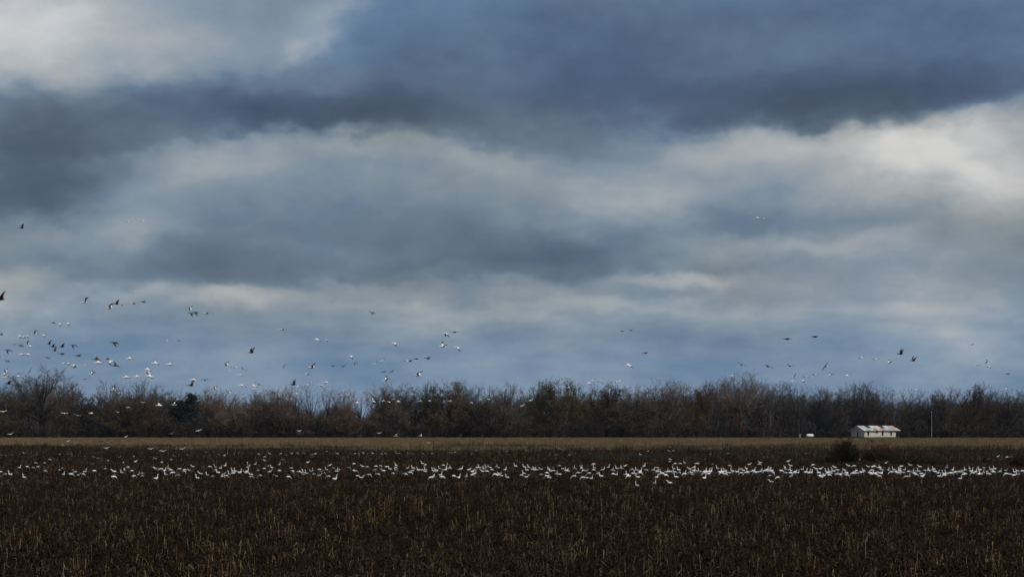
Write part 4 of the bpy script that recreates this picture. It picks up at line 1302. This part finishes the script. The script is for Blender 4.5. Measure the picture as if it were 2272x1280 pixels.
S = 2272 / 285
GROUND = {  # per strip of the photo: (x, y) of each goose in strip units; u = neck up, h = neck half up, f = head down, d = dark bird
    0: 'u335,370 f790,460 u1120,490 f775,312 u440,540 f1290,440 f1245,515 h1385,515 f1460,510 f1645,330 h2025,460 u2165,460 h2205,440 f2250,395 f1860,410 f1995,562 f625,310 f470,378 f580,392 f685,378 f1100,405 f1045,430 u1490,440 f1650,455 u190,490 f100,515 f20,475 f2180,310 f1340,475',
    284: 'u180,490 f255,495 u480,560 f270,545 f445,395 h500,410 f540,420 f600,420 u635,420 u690,360 f715,410 f765,440 u680,495 f800,490 f920,420 f990,425 f985,465 h1085,430 f895,525 h1155,365 f1440,380 u1550,355 u1710,340 u1630,375 u1600,460 f1550,445 u1240,550 h1300,500 u1410,500 f1510,550 f1650,550 h1680,500 f1720,543 u1805,480 h1850,485 u1870,440 u1910,440 u1965,460 u2145,330 u2240,310 h2110,380 u2095,440 h2100,485 h2190,510 f2165,550 f70,455 f10,390 f90,548',
    568: 'h230,460 u290,370 f235,365 u400,320 h165,265 f85,540 f40,440 f135,405 h355,530 f405,450 f560,555 f615,400 f640,470 f745,475 f845,520 u905,480 u860,465 u1005,420 h985,455 h905,300 f1020,510 f1200,490 h1150,455 f1110,430 f1300,475 h1290,350 u1255,405 f1370,410 u1430,400 h1420,455 u1385,570 f1285,545 f1625,390 f1780,540 h1855,560 f1720,450 f1750,460 f1990,525 h1890,365 f1960,378 f2195,360 f2115,435 f2140,515 h2265,450 f2110,370 h1105,520 f1735,328',
    852: 'f155,495 h215,425 u115,400 f195,395 u215,335 f5,450 f30,380 u415,375 u520,380 h495,450 f450,485 u605,410 f650,435 u735,410 h740,460 u685,305 f735,343 u885,430 f925,465 h940,440 f1040,355 u990,380 f1045,450 u1080,410 u985,500 f1015,565 u1120,390 u1155,370 f1180,410 u1115,315 f835,565 h865,545 f1220,540 u1310,540 u1355,390 f1330,430 u1450,520 f1550,525 h1550,460 u1590,480 u1640,370 u1700,375 h1745,450 u1775,400 f1805,460 u1810,370 f1895,430 u1985,360 f2040,400 f1975,520 h2005,520 f2090,540 h2055,500 u2135,400 u2190,535 h1885,385 f350,505 f395,530 h1490,420',
    1136: 'u65,345 u225,360 u265,410 u310,370 h355,415 u405,410 u440,405 h520,408 u220,470 f165,530 h245,545 f525,520 f595,540 f640,555 h665,560 f605,485 u660,400 u690,430 f730,395 f845,365 f850,515 u780,480 f745,455 f900,415 h945,435 u970,410 f1005,460 u1095,380 f1105,410 f1180,485 u1210,370 u1240,390 f1225,405 f1270,450 h1310,440 f1110,545 f1270,570 f1330,575 u1390,560 f1375,500 u1460,380 f1435,430 f1450,330 f1525,510 u1585,525 u1605,400 f1605,430 u1690,370 u1770,410 f1795,440 f1780,505 u1835,490 u1865,390 u1915,380 u1960,390 h1990,350 u2040,490 f2065,550 f1995,520 f2135,430 u2130,470 u2195,475 u2215,405 u2255,440 f2250,490 h2230,550 u2215,670',
    1420: 'u60,350 f100,430 f10,490 u225,410 f300,400 u290,440 f340,470 u385,460 f400,510 f440,530 u460,450 f505,470 u280,535 u255,640 u645,530 h540,650 u570,430 f600,470 u605,390 u685,410 f700,480 u775,470 f795,505 u870,460 u915,420 f910,480 u940,430 h925,500 h885,405 u1065,440 f1040,470 f1015,470 u1135,440 u1165,430 f1150,490 f1180,480 u1200,440 u1240,435 h1205,490 u1125,550 u1380,390 u1400,450 f1420,490 u1460,440 f1455,490 f1495,510 u1515,440 u1550,460 f1580,490 u1640,430 h1640,460 f1690,470 u1710,450 f1790,430 f1800,490 h1830,430 h1880,400 u1920,440 f1890,485 u2000,420 f2005,470 f2050,490 h2075,470 u2120,440 u2150,410 u2235,410 f2215,450 u2265,440 h935,385 f1575,355 f1030,325 f1290,335 f985,328 f2100,335 h2140,305 h1920,330 f630,325 f695,325 h795,310 d960,490 d1290,480 d1325,500 d640,430',
    1704: 'u15,430 u75,420 f50,470 f90,495 f40,535 f185,575 h70,630 f220,455 u320,400 u375,410 u405,420 f330,490 f385,490 h400,540 h295,380 h410,355 f480,490 u515,460 h470,460 u655,460 u710,465 u765,460 u905,460 f880,480 u940,530 h975,520 f905,550 u1050,450 f1045,490 u1105,450 f1120,500 u1165,440 h1185,380 u1205,480 f1235,440 f1265,520 u1280,480 f1070,520 u1390,460 f1395,500 h1360,440 f1380,525 u1520,450 f1510,500 f1550,500 u1585,470 f1630,480 u1655,460 u1700,430 f1565,440 f1790,490 u1820,480 f1845,440 u1885,470 f1900,510 f1950,490 u1990,470 f2010,490 f1955,550 u1980,360 u2005,400 f1950,390 f2050,430 u2110,410 u2235,410 f2250,470 f2190,480 h1435,360 f1530,362 h1785,370 f1875,372 h1835,368 u600,400 h860,410 h915,410 f800,345 d1180,510 d1690,495 d1580,510 d2080,445 d2150,430 d250,500',
    1987: 'f20,490 u75,430 f110,370 u150,400 f100,480 f150,490 u65,390 f220,460 u235,520 f200,550 u300,440 f320,500 f350,520 f380,460 u420,440 f440,500 h460,540 f510,440 u540,420 f590,450 u615,430 u680,390 h700,460 u735,460 u760,515 u855,480 f870,530 u910,470 f920,500 f960,500 f1030,480 f1080,470 f1125,465 f1150,490 u1135,560 u1190,460 f1210,510 u1245,400 f1215,440 h1240,490 u1305,385 u1325,440 f1375,490 u1405,450 u1460,480 f1490,500 u1510,480 u1495,410 u1555,460 u1630,480 u1660,480 u1695,410 u1700,450 f1720,480 u1755,390 u1750,450 f1560,395 u1835,440 h1945,430 f1965,510 f2020,510 f2100,520 u2115,450 u2160,490 h2170,460 f2255,465 d2215,480 u895,370 h435,370 h270,350 u1000,410 d1320,590 d560,500 d1450,510 d1700,500',
}
FAR = {
    0: '15,180 95,185 210,183 1190,172 1495,172 1495,205 1755,180 1930,183 1730,235 2110,200 2110,220 870,250 1910,270 1650,215 1040,165 640,175 430,150',
    284: '120,160 105,205 185,215 400,210 465,237 490,235 120,295 790,190 1000,180 1050,183 1185,173 1340,135 1340,172 1390,137 1440,140 1440,180 1620,130 1665,150 1615,170 1730,172 1695,188 1875,170 1955,140 2020,155 560,178 755,258 590,305',
    568: '45,160 165,210 250,160 445,158 540,178 640,150 750,158 820,148 865,155 985,170 1030,158 1070,163 1190,162 1295,160 1445,157 1005,210 1245,115 1755,153 1820,153 1835,193 1890,130 1895,157 1975,160 2145,115 2235,113 2225,155 460,255 2065,152',
    852: '45,160 205,115 225,150 270,152 430,160 510,155 685,155 765,155 850,155 1120,152 1170,140 1190,155 1210,130 1225,150 1255,130 1370,100 1385,147 1490,103 1550,160 1560,125 1630,105 1700,155 1840,125 1890,155 2015,163 2045,145 2175,165 2160,115',
    1136: '230,155 295,130 590,172 755,178 820,170 865,78 910,95 1030,175 1140,152 1400,152 1510,145 2255,165 475,100 1040,65',
    1420: '130,110 520,110 575,112 1160,115 1255,158 1970,105 2150,158 1540,150 1565,150 5,170 2265,110 525,245 525,290',
    1704: '15,110 400,145 530,148 660,150 710,150 345,290 1620,270 2080,310',
    1987: '1015,230 1665,240 1800,205 1975,215 2060,210 2010,210',
}
HGT = {'u': .50, 'h': .42, 'f': .36, 'd': .36}
geese = []
for x0, txt in GROUND.items():
    for tok in txt.split():
        a, b = tok[1:].split(',')
        px, yc = x0 + int(a) / S, 985 + int(b) / S
        k = HGT[tok[0]] / CH
        geese.append((px, (yc - HZ * k) / (1 - k), tok[0]))
far = []
for x0, txt in FAR.items():
    for tok in txt.split():
        a, b = tok.split(',')
        k = .36 / CH
        yc = 985 + int(b) / S
        far.append((x0 + int(a) / S, (yc - HZ * k) / (1 - k), random.choice('ffh')))
geese.sort(key=lambda g: -g[1])
single, rest = geese[:300], geese[300:] + far

ZONES = [(60, 'below the left frame edge trees'), (135, 'below the tallest fan-shaped tree'), (215, 'below the small brown tree'), (275, 'below the pale round-headed tree'), (335, 'below the wide domed tree'), (400, 'left of the pointed evergreen'),
         (450, 'below the pointed evergreen'), (530, 'below the vine-hung thicket'), (600, 'below the treeline notch'), (665, 'below the first spindly tree'), (740, 'below the blue gap'), (830, 'below the second blue gap'), (905, 'below the grey twig wall'),
         (970, 'below the green-topped tree'), (1030, 'below the broad brown tree'), (1110, 'below the bluish bare trees'), (1180, 'left of the olive leafy trio'), (1270, 'below the olive leafy trio'), (1325, 'right of the olive leafy trio'), (1395, 'below the olive dome tree'),
         (1460, 'below the pinkish bare tree'), (1500, 'below the tall twiggy tree'), (1540, 'left of the yellow-leaved tree'), (1590, 'below the yellow-leaved tree'), (1625, 'left of the highest pale fan'), (1665, 'below the highest pale fan'), (1720, 'right of the highest pale fan'),
         (1760, 'left of the gas tank'), (1805, 'below the gas tank'), (1840, 'left of the large green bush'), (1870, 'under the green bush, left half'), (1905, 'under the green bush, right half'), (1940, 'under the thin brown bush'), (1985, 'right of the thin brown bush'), (2020, 'left of the low spreading bush'),
         (2055, 'under the low bush, left half'), (2090, 'under the low bush, right half'), (2125, 'right of the low spreading bush'), (2165, 'below the brown-capped tree'), (2215, 'right of the brown-capped tree'), (9999, 'by the right frame edge')]


def zone(px):
    for x, z in ZONES:
        if px < x:
            return z


GM = {}
POSTW = {'u': 'necks up', 'h': 'necks half up', 'f': 'heads down'}
POST1 = {'u': 'neck up', 'h': 'neck half up', 'f': 'head down'}
cells = {}
for g in single:
    cells.setdefault((g[2], zone(g[0])), []).append(g)
for (po, zn), gs in cells.items():
    gs.sort(key=lambda g: g[0])
    for i, (px, yb, _) in enumerate(gs):
        key = ('f', 'd') if po == 'd' else (po, 'w')
        if key not in GM:
            mb, ms = goose_mesh(*key)
            GM[key] = mb.mesh('standing_goose', ms, True)
        d = gdist(yb) + random.uniform(-.5, .5)
        o = link('standing_goose', GM[key])
        o.location = ((px - CX) / F * d, d, 0)
        left = random.random() < .5
        o.rotation_euler = (0, 0, R((180 if left else 0) + random.gauss(0, 32)))
        s = random.uniform(.72, .86)
        o.scale = (s, s, s * random.uniform(.97, 1.08))
        if po == 'd':
            one, many = 'dark goose with head down', 'dark geese with heads down'
        else:
            one, many = f'white goose with {POST1[po]}', f'white geese with {POSTW[po]}'
        if len(gs) == 1:
            lb = f'{one} standing {zn}'
        else:
            lb = f'{place_words(i, len(gs))} of {NUM[len(gs)]} {many} {zn}'
        tag(o, lb, 'standing goose', 'geese standing in the brown field')

big = MB()
cache = {}
for (px, yb, po) in rest:
    key = ('f', 'd') if po == 'd' else (po, 'w')
    if key not in cache:
        cache[key] = goose_mesh(*key, legs=False)[0]
    src = cache[key]
    d = gdist(yb) + random.uniform(-.8, .8)
    a = R((180 if random.random() < .5 else 0) + random.gauss(0, 32))
    mt = Matrix.Translation(((px - CX) / F * d, d, 0)) @ Matrix.Rotation(a, 4, 'Z') @ Matrix.Scale(random.uniform(.66, .80), 4)
    o = len(big.v)
    big.v.extend([tuple(mt @ Vector(v)) for v in src.v])
    off = 3 if po == 'd' else 0
    for f, m in zip(src.f, src.m):
        big.f.append(tuple(i + o for i in f))
        big.m.append(m + off)
tag(link('distant_geese', big.mesh('distant_geese', [M['ground_white'], M['black_feather'], M['bill'], M['dark_feather'], M['black_feather'], M['bill']], True)), 'small far geese scattered in the field behind the main flock', kind='stuff')
